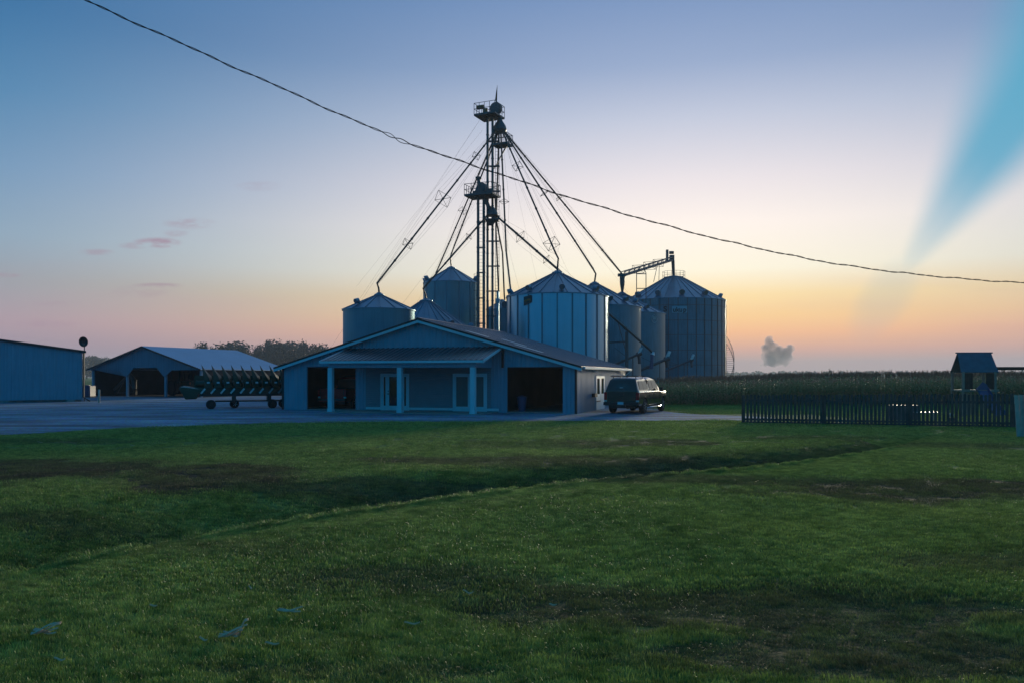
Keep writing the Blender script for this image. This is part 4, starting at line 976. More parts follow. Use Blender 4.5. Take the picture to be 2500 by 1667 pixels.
spout('middle of the three spouts slanting right, to the second bin', [TOP + Vector((.35, -.1, 0)), p2 + Vector((-.15, 0, 1.3)), p2 + Vector((.12, 0, .8)), p2], ((.46, .5),))
p3 = pkc(b3, 11.7)
spout('outermost right spout, ending at the conveyor hopper', [TOP + Vector((.4, .05, .05)), p3 + Vector((-.3, -.5, 2.3)), p3 + Vector((.05, -.35, 1.9)), p3 + Vector((.0, -.3, 1.6))], ((.45, .5),))
p9 = pkc(b9, 10.45)
spout('left one of the two near-vertical spouts to the small dark bin', [TOP + Vector((-.1, .4, -.1)), Vector((-1.7, 84, 17.5)), p9 + Vector((-.35, -.3, .3)), p9 + Vector((-.3, -.3, -.1))], ())
spout('right one of the two near-vertical spouts to the small dark bin', [Vector((-1.75, 81.6, 20.6)), Vector((-1.6, 82, 17.9)), Vector((-1.0, 84, 15.0)), p9 + Vector((.25, -.3, .4)), p9 + Vector((.3, -.3, -.1))], ())
spout('near-vertical spout ending at the left edge of the bright bin', [TOP + Vector((.1, -.35, -.1)), Vector((-.55, 77, 14)), Vector((-.1, 70.2, 9.4)), Vector((-.05, 70.1, 8.9))], ((.6, .5),))
end = at(1592, 860, 72)
lt = spout('long spout from the shorter leg down past the right bins to the truck load-out', [LOW + Vector((-.2, -.3, .3)), LOW + Vector((.45, 0, -.2)), at(1586, 853, 72), end, end + Vector((.02, 0, -.3))], ((.17, .7), (.35, .5)), .1)
# load-out post
lp = thing('spout_support', 'dark steel post with arm carrying the long load-out spout', 'steel post', (at(1530, 918, 74).x, 74, 0))
q = MB(); q.b2(-.13, .13, -.13, .13, 0, 6.1); q.build('post', M['stiff'], lp)
q = MB(); q.beam((0, 0, 5.2), (-2.1, .6, 5.1), .08, .12); q.beam((0, 0, 4.0), (-.75, .2, 6.9), .06, .06); q.beam((-.75, .2, 6.95), (.1, 0, 6.1), .07, .07); q.build('arm', M['stiff'], lp)
ls = thing('load_out_chute', 'blue hanging chute sock at the foot of the long spout', 'chute', end + Vector((0, 0, -.3)))
MB().tube([(0, 0, .1), (-.02, 0, -.3), (-.08, 0, -1.2)], [.16, .15, .19], 10).build('chute_sock', M['bluepl'], ls, True)
MB().tube([(.05, 0, .1), (.12, 0, .35)], [.2, .12], 10).build('chute_head', M['silver'], ls, True)
# conveyor between the third and the largest bin
cvA = p3 + Vector((.0, -.3, 1.75)); cvB = Vector((22.25, 110.6, 18.0))
cv_ = thing('conveyor', 'inclined truss conveyor climbing to the largest bin peak', 'conveyor', cvA)
B = cvB - cvA; dB = B.normalized(); uB = Vector((0, 0, 1)); sB = dB.cross(uB).normalized()
q = MB()
for s in (-.22, .22):
    for z in (0, .5): q.beam(sB * s + uB * z, B + sB * s + uB * z, .07, .09)
    n = 22
    for i in range(n): q.beam(B * (i / n) + sB * s, B * ((i + (1 if i % 2 else 0)) / n) + sB * s + uB * .5, .05, .05)
q.beam(uB * .12, B + uB * .12, .4, .14)
q.build('truss', M['steel'], cv_)
q = MB()
for f, s in ((.28, .75), (.5, .8), (.68, .7)):
    p = B * f + uB * .25; cs = [p + sB * s + uB * .5, p - sB * s + uB * .5, p - sB * s - uB * .5, p + sB * s - uB * .5]
    for i in range(4): q.tube([cs[i], cs[(i + 1) % 4]], .03, 4); q.tube([p, cs[i]], .03, 4)
q.build('brace_frame', M['wire'], cv_)
q = MB(); q.tube([uB * .1, uB * -.9, uB * -1.75], [.32, .28, .14], 10); q.b2(-.5, .4, -.3, .3, .0, .3); q.build('tail_hopper', M['steel'], cv_)
q = MB(); q.b2(B.x - .35, B.x + .25, B.y - .3, B.y + .3, B.z - .1, B.z + .75); q.b2(B.x - .85, B.x - .55, B.y - .2, B.y + .2, B.z - .0, B.z + 1.5); q.lathe_axis([(.22, -.3), (.22, .3)], (B.x - .1, B.y, B.z + 1.1), (1, 0, 0), 12)
q.tube([(B.x + .1, B.y, B.z), (B.x + .28, B.y + .4, B.z - 2.1)], [.24, .2], 10); q.build('drive_head', M['steel'], cv_)
q = MB()
for s in (-.55, .55):
    x = 14.2 + s - cvA.x + .9; yy = 93 - cvA.y; q.tube([(x, yy, 10.2 - cvA.z), (x, yy, 14.0 - cvA.z), (x - s * .5, yy, 14.6 - cvA.z)], .05, 5)
for z in (12.2, 13.9): q.tube([(14.2 - .55 - cvA.x + .9, 93 - cvA.y, z - cvA.z), (14.2 + .55 - cvA.x + .9, 93 - cvA.y, z - cvA.z)], .05, 5)
for s in (-.6, .6): q.tube([(B.x - 2.4 + s * .6, B.y - 1, 14.9 - cvA.z), (B.x - 2.0 + s * .2, B.y - .5, B.z - .6 )], .04, 5)
q.build('support_frame', M['steel'], cv_)
# unloading augers at the feet of the right bins
def auger(label, a, b, bb_, r_=.11):
    a, b = Vector(a), Vector(b); t = thing('unload_auger', label, 'auger', a, 0, 'unloading augers beside the right-hand bins'); d = b - a; dn = d.normalized()
    MB().tube([(0, 0, 0), d], r_, 10).tube([d * .3, d * .3 + dn * .1], r_ * 1.4, 10).build('auger_tube', M['steel'], t, 35)
    q = MB(); q.tube([d - dn * .25, d + dn * .25], r_ * 1.9, 12); q.tube([d, d + Vector((.05, 0, -.9))], [r_ * 1.5, r_ * 1.3], 10); q.build('auger_head', M['steel'], t, 35)
    MB().box(d + Vector((.12, 0, .42)) * bb_, (.28 * bb_, .35, .75 * bb_), Matrix.Rotation(rad(24), 3, 'Y')).build('belt_guard', M['silver'], t)
    MB().tube([Vector((0, 0, 1.6)), d * .55 + Vector((0, 0, .1))], .02, 4).tube([d * .75, d * .75 + Vector((0, 0, -a.z - d.z * .75))], .04, 5).build('stay_rod', M['wire'], t)
    return t
auger('upper auger reaching out from between the second and third bins', at(1500, 890, 74.5), at(1560, 864, 74.5), .8)
auger('heaviest auger with shiny belt guard in front of the third bin', at(1560, 905, 85), at(1628, 876, 85), 1.1, .15)
auger('auger sticking out low before the largest bin', at(1618, 908, 102), at(1688, 879, 102), 1.)
# guy wires
gw = MB()
for a, b in (((-3.2, 82.5, 28.7), at(838, 790, 70)), ((-3.2, 82.5, 28.7), at(800, 860, 76)), ((-3.0, 81, 27.0), at(870, 700, 90)), ((-1.2, 81.5, 28.7), (2.5, 74, 10)), ((-1.0, 82, 27.), (7, 85, 11)), ((-1.0, 82, 27.), (14, 96, 12)), ((-3.9, 81, 20), (-18, 100, .1)),
             ((-2.9, 81, 20), (-16, 70, .1)), ((-1.5, 82, 24), (0.6, 76, .1)), ((-1.6, 82, 20), (4, 95, .1)), ((-1.4, 82, 18), (9, 90, 10))):
    gw.tube([a, b], .006, 3)
tag(gw.build('guy_wires', M['wire']), 'thin guy wires stretched from the elevator tower to the ground and bins', 'wire')

# ---------------------------------------------------------------- building at the left edge
lb = thing('metal_building', 'blue-white ribbed metal building cut off by the left edge', 'shed', (-34, 63, 0), rad(31))
# local x runs left along the front (negative), y back
q = MB(); q.prism([(0, 0, .18), (-14, 0, .18), (-14, 0, 5.85), (0, 0, 3.92)], (0, .12, 0)); q.build('front_wall', M['siding'], lb)
q = MB(); q.b2(-.1, .0, .12, 12, .18, 3.9); q.b2(-14, -13.9, .12, 12, .18, 5.8); q.b2(-13.9, -.1, 11.9, 12, .18, 3.9); q.build('side_wall', M['siding_s'], lb)
q = MB(); q.prism([(.25, -.15, 3.9), (-14.1, -.15, 5.88), (-14.1, -.15, 5.98), (.25, -.15, 4.0)], (0, 12.3, 0)); q.build('roof', M['roof'], lb)
MB().prism([(.26, -.18, 3.82), (-14.1, -.18, 5.8), (-14.1, -.18, 5.99), (.26, -.18, 4.01)], (0, .025, 0)).build('rake_edge', M['roofdark'], lb)
q = MB()
for x in (-13.5, -9, -5.2, -.8): q.b2(x - .3, x + .3, .02, .5, .015, .178)
q.b2(-13.9, -.05, .3, .4, .02, .178); q.build('foundation_blocks', M['concrete'], lb)
q = MB(); q.tube([(.08, -.1, 3.85), (.08, -.1, .35), (.5, -.5, .06)], .06, 8); q.build('downspout', M['roofdark'], lb)
dp = thing('dish_pole', 'dark round dish on a thin pole at the corner of the left building', 'dish', (at(203, 918, 64).x + .1, 64, 0))
MB().tube([(0, 0, 0), (0, 0, 4.6)], .04, 8).build('pole', M['stiff'], dp)
q = MB(); q.lathe_axis([(.02, .12), (.2, .1), (.34, .04), (.4, -.04), (.41, -.04), (.34, .02), (.2, .07), (.02, .09)], (0, -.1, 4.75), (.15, 1, .1), 26); q.build('dish', M['blk'], dp, 40)
bp_ = thing('bollard', 'pale upright post standing in the gravel before the open shed', 'post', (at(242, 918, 60).x, 60, 0))
MB().tube([(0, 0, 0), (0, 0, .98), (0, 0, 1.02)], [.075, .075, .05], 12).build('post', M['palewood'], bp_, 40)
bt = thing('blue_tank', 'blue plastic tote beside the open shed wall', 'tank', (at(214, 918, 76).x, 76, 0))
q = MB(); q.b2(-.5, .5, -.5, .5, .12, 1.1); q.b2(-.2, .2, -.2, .2, 1.1, 1.18); q.build('tank_body', M['bluepl'], bt); MB().b2(-.52, .52, -.52, .52, .015, .11).build('pallet', M['wood'], bt)

# ---------------------------------------------------------------- open machine shed
sh = thing('open_shed', 'open-sided machine shed with silver roof and three front bays', 'shed', (-42.4, 80.2, 0), rad(-20))
SW, SD, SE, SR = 13.7, 13.2, 2.75, 4.9; s_ = (SR - SE) / (SW / 2)
def srz(u): return SE + s_ * (SW / 2 - abs(u - SW / 2))
q = MB(); b1_, b2_ = 4.55, 9.35
z0 = 2.75 - .02
# gable apron with chamfered bay corners
pts_ = [(0, SE - .05), (.0, 2.6), (b1_ - .85, 2.6), (b1_ - .12, 2.0), (b1_ + .12, 2.0), (b1_ + .95, 2.82), (b2_ - .95, 2.82), (b2_ - .12, 2.0), (b2_ + .12, 2.0), (b2_ + .85, 2.6), (SW, 2.6), (SW, SE - .05), (SW / 2, SR - .05)]
bmq = bmesh.new(); f = bmq.faces.new([bmq.verts.new((u, 0, z)) for u, z in pts_]); bmesh.ops.triangulate(bmq, faces=[f]); q.add([v.co.copy() for v in bmq.verts], [[v.index for v in f.verts] for f in (bmq.verts.index_update(), bmq.faces)[1]]); bmq.free()
n0 = len(q.v); q.add([(v[0], .1, v[2]) for v in q.v], [list(f)[::-1] for f in q.f]); q.add([(u, y, z) for y in (0, .1) for u, z in pts_], [(i, (i + 1) % 13, 13 + (i + 1) % 13, 13 + i) for i in range(13)])
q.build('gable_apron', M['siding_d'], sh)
for u in (.1, b1_, b2_, SW - .1):
    MB().b2(u - .1, u + .1, .1, .3, 0, min(2.6, srz(u)) - .02).build('post', M['siding_s'], sh)
for u in (.1, 3.5, 6.6, 10.4, SW - .1):
    q = MB(); q.b2(u - .09, u + .09, SD - .2, SD, 0, 2.7)
    for s in (-1, 1): q.beam((u, SD - .1, 2.0), (u + s * .7, SD - .1, 2.7), .1, .1)
    q.build('post', M['wood'], sh)
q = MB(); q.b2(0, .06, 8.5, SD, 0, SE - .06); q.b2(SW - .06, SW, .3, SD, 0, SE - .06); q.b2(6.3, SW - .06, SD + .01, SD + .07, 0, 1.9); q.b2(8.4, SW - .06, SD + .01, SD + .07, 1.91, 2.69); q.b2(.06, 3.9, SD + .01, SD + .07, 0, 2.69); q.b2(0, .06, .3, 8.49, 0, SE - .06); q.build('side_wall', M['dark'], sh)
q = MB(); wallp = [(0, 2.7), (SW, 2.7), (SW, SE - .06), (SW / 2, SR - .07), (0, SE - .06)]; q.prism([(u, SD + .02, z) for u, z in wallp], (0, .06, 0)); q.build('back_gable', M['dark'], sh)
for s in (-1, 1):
    q = MB(); xe = SW / 2 + s * (SW / 2 + .3); ze = SE - .3 * s_
    corr(q, (SW / 2, -.35, SR + .03), (0, SD + .7, 0), (xe - SW / 2, 0, ze - SR), Vector((s * s_, 0, 1)).normalized(), .4, .02)
    q.prism([(SW / 2, -.35, SR + .02), (xe, -.35, ze + .02), (xe, -.35, ze - .04), (SW / 2, -.35, SR - .04)], (0, SD + .7, 0)); q.build('roof', M['shedroof'], sh)
    MB().prism([(SW / 2, -.38, SR + .04), (xe, -.38, ze + .04), (xe, -.38, ze - .13), (SW / 2, -.38, SR - .13)], (0, .025, 0)).build('rake_edge', M['roofdark'], sh)
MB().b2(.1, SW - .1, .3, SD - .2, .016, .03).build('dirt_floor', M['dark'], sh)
def in_shed(u, v): return sh.matrix_basis @ Vector((u, v, 0.03))
# tractor
def wheel(par, c, r_, w_, hub='silver', axis=(1, 0, 0), name='wheel', nsp=6):
    t = MB().lathe_axis([(r_ * .58, -w_ / 2), (r_ * .9, -w_ / 2), (r_, -w_ * .32), (r_, w_ * .32), (r_ * .9, w_ / 2), (r_ * .58, w_ / 2)], c, axis, 28).build(name, M['black'], par, 30)
    a = Vector(axis).normalized(); c = Vector(c); q = MB(); q.lathe_axis([(r_ * .6, -w_ * .3), (r_ * .6, w_ * .36), (r_ * .52, w_ * .46), (r_ * .5, w_ * .3), (r_ * .16, w_ * .3), (r_ * .14, w_ * .48), (.01, w_ * .5)], c, axis, 24)
    u = a.orthogonal().normalized(); v = a.cross(u)
    for i in range(nsp):
        th_ = 2 * math.pi * i / nsp; d = u * math.cos(th_) + v * math.sin(th_); q.beam(c + a * w_ * .4 + d * r_ * .12, c + a * w_ * .42 + d * r_ * .53, r_ * .16, .03)
    q.build('rim', M[hub], t, 35); return t
tr_ = thing('tractor', 'dark green tractor parked in the middle bay of the open shed', 'tractor', in_shed(7.2, 5.2), rad(-20 + 75))
q = MB(); q.b2(-.45, .45, -2.2, .3, .75, 1.5); q.b2(-.5, .5, .1, 1.3, .7, 1.3); q.build('bonnet', M['green'], tr_)
q = MB()
for x in (-.7, .7):
    for y in (.1, 1.4): q.beam((x, y, 1.2), (x * .92, y, 2.55), .08, .08)
q.b2(-.8, .8, .0, 1.55, 2.55, 2.68); q.b2(-.7, .7, .1, 1.4, 1.1, 1.4); q.build('cab', M['green'], tr_)
for x in (-.95, .95): wheel(tr_, (x, .9, .82), .82, .45, 'amber'); wheel(tr_, (x * .9, -1.7, .5), .5, .3, 'amber')
MB().tube([(.2, -1.4, 1.5), (.2, -1.4, 2.3)], .04, 8).build('exhaust', M['blk'], tr_)
# grain auger stored in the left bay
ga = thing('grain_auger', 'old grain auger tipped up in the left bay of the open shed', 'auger', in_shed(2.3, 2.2), rad(-20))
MB().tube([(-1.6, 0, .6), (.3, .3, 2.35)], .13, 10).build('auger_tube', M['stiff'], ga, 35)
MB().tube([(.5, 0, 2.3), (.95, .1, 1.5), (1.0, .1, .7)], [.1, .28, .2], 10).build('chute_hood', M['stiff'], ga, 35)
q = MB(); q.beam((-.6, -.5, .3), (0, 0, 1.9), .06, .06); q.beam((.6, .5, .3), (0, 0, 1.9), .06, .06); q.beam((-.6, -.5, .3), (.6, .5, .3), .06, .06); q.build('undercarriage', M['stiff'], ga)
for p in ((-.7, -.55, .3), (.7, .55, .3)): wheel(ga, p, .3, .16, 'stiff', (1, .3, 0))
# sprayer tank / implement in the right bay
im = thing('field_cultivator', 'folded implement with orange marks in the right bay of the open shed', 'farm implement', in_shed(11.2, 3.5), rad(-20))
q = MB()
for x in (-1.2, 0, 1.2):
    q.beam((x, -.8, .7), (x, .9, .7), .1, .12); q.beam((x, .2, .7), (x * .6, .2, 2.1), .08, .08)
for y in (-.6, .2, .8): q.beam((-1.4, y, .7), (1.4, y, .7), .1, .1)
q.build('frame', M['stiff'], im)
q = MB()
for i in range(8): x = -1.3 + i * .37; q.tube([(x, -.6, .65), (x, -.75, .35), (x, -.6, .08)], .025, 5)
q.build('shanks', M['stiff'], im); q = MB(); q.lathe_axis([(.35, -.5), (.4, -.4), (.4, .4), (.35, .5)], (.5, .2, 1.5), (1, 0, 0), 18); q.build('tank', M['siding_s'], im, 35)
q = MB()
for x in (-1.1, -.35): q.lathe_axis([(.12, -.02), (.12, .02)], (x, -.9, 1.3), (0, 1, 0), 14)
q.build('reflector', M['amber'], im)

# ---------------------------------------------------------------- corn header on its cart
A = at(448, 918, 48.2); Bq = Vector((-13.75, 50.6, 0)); hd_dir = Vector((Bq.x - A.x, Bq.y - A.y, 0)); yaw_h = math.atan2(hd_dir.y, hd_dir.x); HL = hd_dir.length
hc = thing('header_cart', 'low wheeled trailer carrying the green corn header', 'trailer', (A.x, A.y, 0), yaw_h)
q = MB(); q.b2(.9, HL, .15, .27, .78, .92); q.b2(.9, HL, 1.05, 1.17, .78, .92); q.b2(1.8, HL, .3, .42, .42, .52)
for x in (2.9, 5.0): q.b2(x - .12, x + .12, .2, 1.1, .45, .8)
q.beam((HL - .2, .66, .5), (HL + 1.2, .9, .45), .1, .1)
q.build('cart_frame', M['blk'], hc)
for x, y, hb in ((1.55, -.2, 'blk'), (2.95, 1.0, 'silver'), (5.15, -.2, 'blk'), (5.9, 1.0, 'silver')): 
    MB().tube([(x, y, .3), (x, .5, .48)], .05, 6).build('axle', M['blk'], hc); wheel(hc, (x, y, .29), .285, .2, hb, (.35, -1, 0))
hh_ = thing('corn_header', 'green corn header with a row of upright pointed snouts', 'corn header', (A.x, A.y, 0), yaw_h)
q = MB(); q.b2(.6, HL, .35, 1.2, .935, 1.35); q.b2(.6, HL, .95, 1.2, 1.35, 2.05); q.tube([(.7, .6, 1.55), (HL, .6, 1.55)], .2, 10); q.build('header_frame', M['green'], hh_)
q = MB()  # rounded end shield
prof = [(-.27, 1.22), (-.2, 1.36), (.0, 1.43), (.6, 1.33), (1.25, 1.2), (1.3, 1.0), (.85, .93), (.75, .62), (.1, .6), (-.08, .95)]
q.prism([(x, .0, z) for x, z in prof], (0, .95, 0)); es = q.build('end_shield', M['green'], hh_)
bv = es.modifiers.new('bevel', 'BEVEL'); bv.width = .06; bv.segments = 3
MB().prism([(-.16, -.012, 1.34), (.02, -.012, 1.39), (.6, -.012, 1.29), (.9, -.012, 1.22), (.6, -.012, 1.26), (.02, -.012, 1.35)], (0, .011, 0)).build('trim_stripe', M['silver'], es)
sn0 = None; nS = 10
for i in range(nS):
    x = 1.2 + i * .565
    if sn0 is None:
        q = MB(); b0 = [(.0, -.25, 1.3), (.44, -.15, 1.3), (.5, .3, 1.35), (-.02, .3, 1.35)]; mid = [(-.06, -.3, 1.95), (.2, -.1, 2.0), (.4, .3, 2.0), (.0, .3, 1.95)]; up_ = [(-.13, -.2, 2.4), (-.02, -.12, 2.4), (.05, .02, 2.36), (-.08, .02, 2.38)]; tip = (-.2, -.2, 2.72)
        q.add(b0 + mid + up_ + [tip], [(0, 1, 2, 3), (0, 1, 5, 4), (1, 2, 6, 5), (2, 3, 7, 6), (3, 0, 4, 7), (4, 5, 9, 8), (5, 6, 10, 9), (6, 7, 11, 10), (7, 4, 8, 11), (8, 9, 12), (9, 10, 12), (10, 11, 12), (11, 8, 12)])
        sn = q.build('snout', M['green'], hh_, 30); sn0 = sn
        MB().box((.2, -.235, 1.62), (.17, .006, .1), Matrix.Rotation(.22, 3, 'Z')).build('decal', M['plate'], sn)
        ch = MB(); ch.beam((.02, -.27, 1.26), (-.22, -.3, .96), .05, .1); ch.build('row_chute', M['silver'], sn)
    else: sn = copy_tree(sn0, hh_)
    sn.location = (x, 0, 0)

# ---------------------------------------------------------------- pickups
def pickup(name, label, loc, yaw, paint, cap=True):
    t = thing(name, label, 'pickup truck', loc, yaw)     # local: +y forward, x right
    L_, WX, WR = 5.7, (1.12, 4.72), .47
    def arch(y):
        z = .44
        for w_ in WX:
            if abs(y - w_) < WR: z = max(z, .40 + math.sqrt(WR * WR - (y - w_) ** 2))
        return z
    def hw(y): return .98 - .1 * max(0, (y - 5.25) / .45) ** 2 - .03 * max(0, (.15 - y) / .15)
    def belt(y): return 1.2 if y < 3.95 else (1.2 - .06 * (y - 3.95) / 1.4 if y < 5.35 else 1.14 - .22 * ((y - 5.35) / .35) ** 1.5)
    ysn = [0, .04] + [i * .055 for i in range(2, 104)] ; ysn = [y for y in ysn if y <= L_]
    def loft(secs, caps=True):
        m = len(secs[0]); vs = [p for s in secs for p in s]; fs = [(i * m + k, i * m + (k + 1) % m, (i + 1) * m + (k + 1) % m, (i + 1) * m + k) for i in range(len(secs) - 1) for k in range(m)]
        if caps: fs += [tuple(range(m)), tuple((len(secs) - 1) * m + k for k in range(m))]
        return vs, fs
    secs = []
    for y in ysn:
        zb, w_, bt_ = arch(y), hw(y), belt(y)
        h = [(w_ - .05, zb), (w_ - .01, max(zb, .55)), (w_, max(zb + .01, .82)), (w_ - .012, max(zb + .02, .98)), (w_ - .03, bt_ - .06), (w_ - .08, bt_)]
        s = [(x, y, z) for x, z in h] + [(.45, y, bt_ + (.035 if y > 3.9 else 0)), (-.45, y, bt_ + (.035 if y > 3.9 else 0))] + [(-x, y, z) for x, z in h[::-1]] + [(-.6, y, zb + .0), (.6, y, zb + .0)]
        secs.append(s)
    q = MB(); q.add(*loft(secs)); body = q.build('body', paint, t, 32)
    def tophw(z): return .9 - .19 * (z - 1.2) / .7
    def up(y0, y1, prof):
        ss = []
        for y, z in prof:
            ht = tophw(z); ss.append([(.905, y, 1.19), (ht + .0, y, max(1.2, z - .07)), (ht - .09, y, z), (0.25, y, z + .03), (-.25, y, z + .03), (-ht + .09, y, z), (-ht, y, max(1.2, z - .07)), (-.905, y, 1.19)])
        q = MB(); q.add(*loft(ss)); return q
    if cap:
        capo = up(0, 2, [(.03, 1.24), (.08, 1.4), (.2, 1.7), (.28, 1.84), (.36, 1.88), (1.2, 1.9), (2.0, 1.88)]).build('bed_cap', paint, t, 35)
    else:
        capo = body; 
    cabo = up(2, 4.4, [(2.05, 1.88), (2.2, 1.92), (3.0, 1.93), (3.45, 1.9), (3.62, 1.84), (3.95, 1.56), (4.35, 1.22)]).build('cab', paint, t, 35)
    def side_win(y0, y1, z0, z1, y0t, y1t, par):
        for s in (-1, 1):
            q = MB(); P_ = []
            for y, z in ((y0, z0), (y1, z0), (y1t, z1), (y0t, z1)): P_.append((s * (tophw(z) * .0 + .905 + (tophw(1.83) - .905) * (z - 1.19) / (1.83 - 1.19) + .004), y, z))
            q.prism(P_, (s * .006, 0, 0)); q.build('side_window', M['glass'], par)
    if cap:
        side_win(.42, 1.1, 1.28, 1.74, .5, 1.1, capo); side_win(1.14, 1.9, 1.28, 1.74, 1.14, 1.9, capo)
        q = MB(); q.prism([(-.8, .035, 1.26), (.8, .035, 1.26), (.66, .235, 1.8), (-.66, .235, 1.8)], (0, -.012, .004)); rw = q.build('rear_window', M['glass'], capo)
        MB().b2(-.09, .09, -.0, .025, 1.37, 1.4).build('latch', M['silver'], rw)
        q = MB()
        for x in (-.62, .62): q.tube([(x, .4, 1.99), (x, 1.9, 1.99)], .016, 6)
        for y in (.55, 1.75): q.tube([(-.78, y, 2.0), (.78, y, 2.0)], .022, 6); [q.tube([(x, y, 1.86), (x, y, 2.03)], .022, 6) for x in (-.62, .62)]
        q.build('roof_rack', M['blk'], capo)
    else:
        MB().b2(-.7, .7, 2.03, 2.045, 1.3, 1.78).build('rear_window', M['glass'], cabo)
        MB().b2(-.82, .82, .12, 1.95, 1.195, 1.215).build('bed_liner', M['blk'], body)
    MB().b2(-.8, .8, 1.99, 2.05, 1.2, 1.8).build('cap_seal', M['blk'], cabo)
    side_win(2.22, 2.82, 1.24, 1.78, 2.3, 2.82, cabo); side_win(2.9, 3.98, 1.24, 1.78, 2.9, 3.6, cabo)
    q = MB(); q.prism([(-.84, 4.33, 1.26), (.84, 4.33, 1.26), (.68, 3.68, 1.82), (-.68, 3.68, 1.82)], (0, .012, .01)); q.build('windscreen', M['glass'], cabo)
    q = MB()                                              # seams: doors, tailgate, bed gap
    for s in (-1, 1):
        for y in (2.02, 2.86, 4.06): q.b2(s * .978 - .004, s * .978 + .004, y - .008, y + .008, .56, 1.12)
        q.b2(s * .978 - .004, s * .978 + .004, 2.02, 4.06, .5, .512)
        for y in (2.3, 3.0): q.b2(s * .985 - .012, s * .985 + .012, y, y + .16, 1.0, 1.03)
    for x in (-.78, .78): q.b2(x - .008, x + .008, -.004, .002, .62, 1.17)
    q.b2(-.78, .78, -.004, .002, .61, .622)
    q.build('panel_seams', M['blk'], body)
    q = MB(); q.prism([(-.12, -.008, .98), (.12, -.008, .98), (.1, -.008, 1.08), (-.1, -.008, 1.08)], (0, .007, 0)); q.build('tailgate_handle', M['blk'], body)
    for s in (-1, 1):
        q = MB(); q.b2(min(s * .8, s * .955), max(s * .8, s * .955), -.015, .05, .74, 1.14); tl = q.build('tail_light', M['tail'], t)
        q = MB(); q.b2(min(s * .8, s * .955), max(s * .8, s * .955), -.016, .05, .64, .735); q.build('reverse_lens', M['white'], tl)
        q = MB(); q.b2(min(s * .98, s * 1.2), max(s * .98, s * 1.2), 3.75, 3.87, 1.16, 1.38); q.build('wing_mirror', M['blk'], t)
        q = MB(); q.tube([(s * 1.0, 1.75, .36), (s * 1.04, 1.85, .33), (s * 1.04, 4.0, .33), (s * 1.0, 4.1, .36)], .04, 10); q.build('side_step', M['chrome'], t, True)
        for w_ in WX: wheel(t, (s * .84, w_, .4), .4, .26, 'silver' , (s, 0, 0))
        q = MB(); q.b2(min(s * .7, s * .9), max(s * .7, s * .9), 5.6, 5.68, .78, .98); q.build('headlight', M['white'], t)
    q = MB(); q.b2(-.95, .95, -.14, .04, .46, .62); q.b2(-.25, .25, -.12, .04, .38, .5); bmp = q.build('rear_bumper', M['blk'], t)
    q = MB(); q.b2(-.16, .16, -.155, -.142, .5, .65); q.build('number_plate', M['plate'], bmp)
    q = MB(); q.b2(-.95, .95, 5.62, 5.78, .46, .64); q.tube([(-.7, 5.85, .5), (-.7, 5.88, 1.05), (.7, 5.88, 1.05), (.7, 5.85, .5)], .03, 8); q.tube([(-.7, 5.87, .8), (.7, 5.87, .8)], .025, 8); q.build('brush_guard', M['chrome'], t)
    q = MB(); q.b2(-.7, .7, .3, 5.4, .3, .46); q.tube([(-.75, WX[0], .4), (.75, WX[0], .4)], .08, 8); q.lathe_axis([(.02, -.12), (.16, -.06), (.16, .06), (.02, .12)], (0, WX[0], .4), (1, 0, 0), 14); q.build('chassis', M['blk'], t)
    return t
pickup('pickup_truck', 'dark grey pickup with bed cap parked beside the barn side door', (5.78, 42.1, .015), rad(-26), M['paint'])
lp_ = barn.matrix_basis @ Vector((2.78, 1.0, .05))
pickup('pickup_truck', 'red pickup in shadow inside the left garage bay', lp_, rad(-18), M['redpaint'], cap=False)

# ---------------------------------------------------------------- picket fence and yard things
FA, FB = Vector((9.92, 34.3, 0)), Vector((19.75, 31.15, 0)); fd = (FB - FA); FLn = fd.length; fy = math.atan2(fd.y, fd.x)
fe = thing('picket_fence', 'long dark weathered picket fence across the right of the lawn', 'fence', FA, fy)
np_ = int(FLn / .148); secn = [0, 22, 44, np_]
for a, b in zip(secn[:-1], secn[1:]):
    q = MB()
    for i in range(a, b):
        x = i * .148 + .07; w_ = .104 * R.uniform(.94, 1.06); z1 = 1.2 + .05 * nzv(i * .3, 0, 1) + R.uniform(-.018, .018) + .12 * i / np_; tl = R.uniform(-.012, .012)
        z0 = R.uniform(.03, .06)
        q.prism([(x - w_ / 2, -.01, z0), (x + w_ / 2, -.01, z0), (x + w_ / 2 + tl, -.01, z1 - .04), (x + w_ / 4 + tl, -.01, z1), (x - w_ / 4 + tl, -.01, z1), (x - w_ / 2 + tl, -.01, z1 - .04)], (0, .02, 0))
    q.build('picket_panel', M['wood'], fe)
for z in (.16, .98):
    MB().b2(0, FLn, .011, .05, z - .045, z + .045).build('rail', M['wood'], fe)
MB().b2(0, FLn, .012, .04, .01, .075).build('kick_board', M['wood'], fe)
for x in (.03, 3.3, 6.55, FLn - .05): MB().b2(x - .06, x + .06, .052, .17, 0, 1.2).build('fence_post', M['wood'], fe)
# back run of the same yard fence, seen through the gaps, and the paler gate piece at the frame edge
gp = thing('fence_panel', 'short pale vertical board gate piece at the right edge', 'gate', (16.62, 26.2, 0), rad(3))
q = MB()
for i in range(9):
    x = .0 + i * .155; q.prism([(x - .0 + .12 * 0, 0, .02), (x + .15, 0, .02), (x + .05, 0, 1.38 + R.uniform(-.01, .01)), (x - .09, 0, 1.4)], (0, .025, 0))
q.build('boards', M['palewood'], gp); q = MB(); q.b2(.0, 1.4, .027, .07, .3, .4); q.b2(-.05, 1.35, .027, .07, 1.1, 1.2); q.build('rail', M['palewood'], gp)
MB().b2(.37, .47, -.12, -.01, 0, 1.45).build('gate_post', M['wood'], gp)
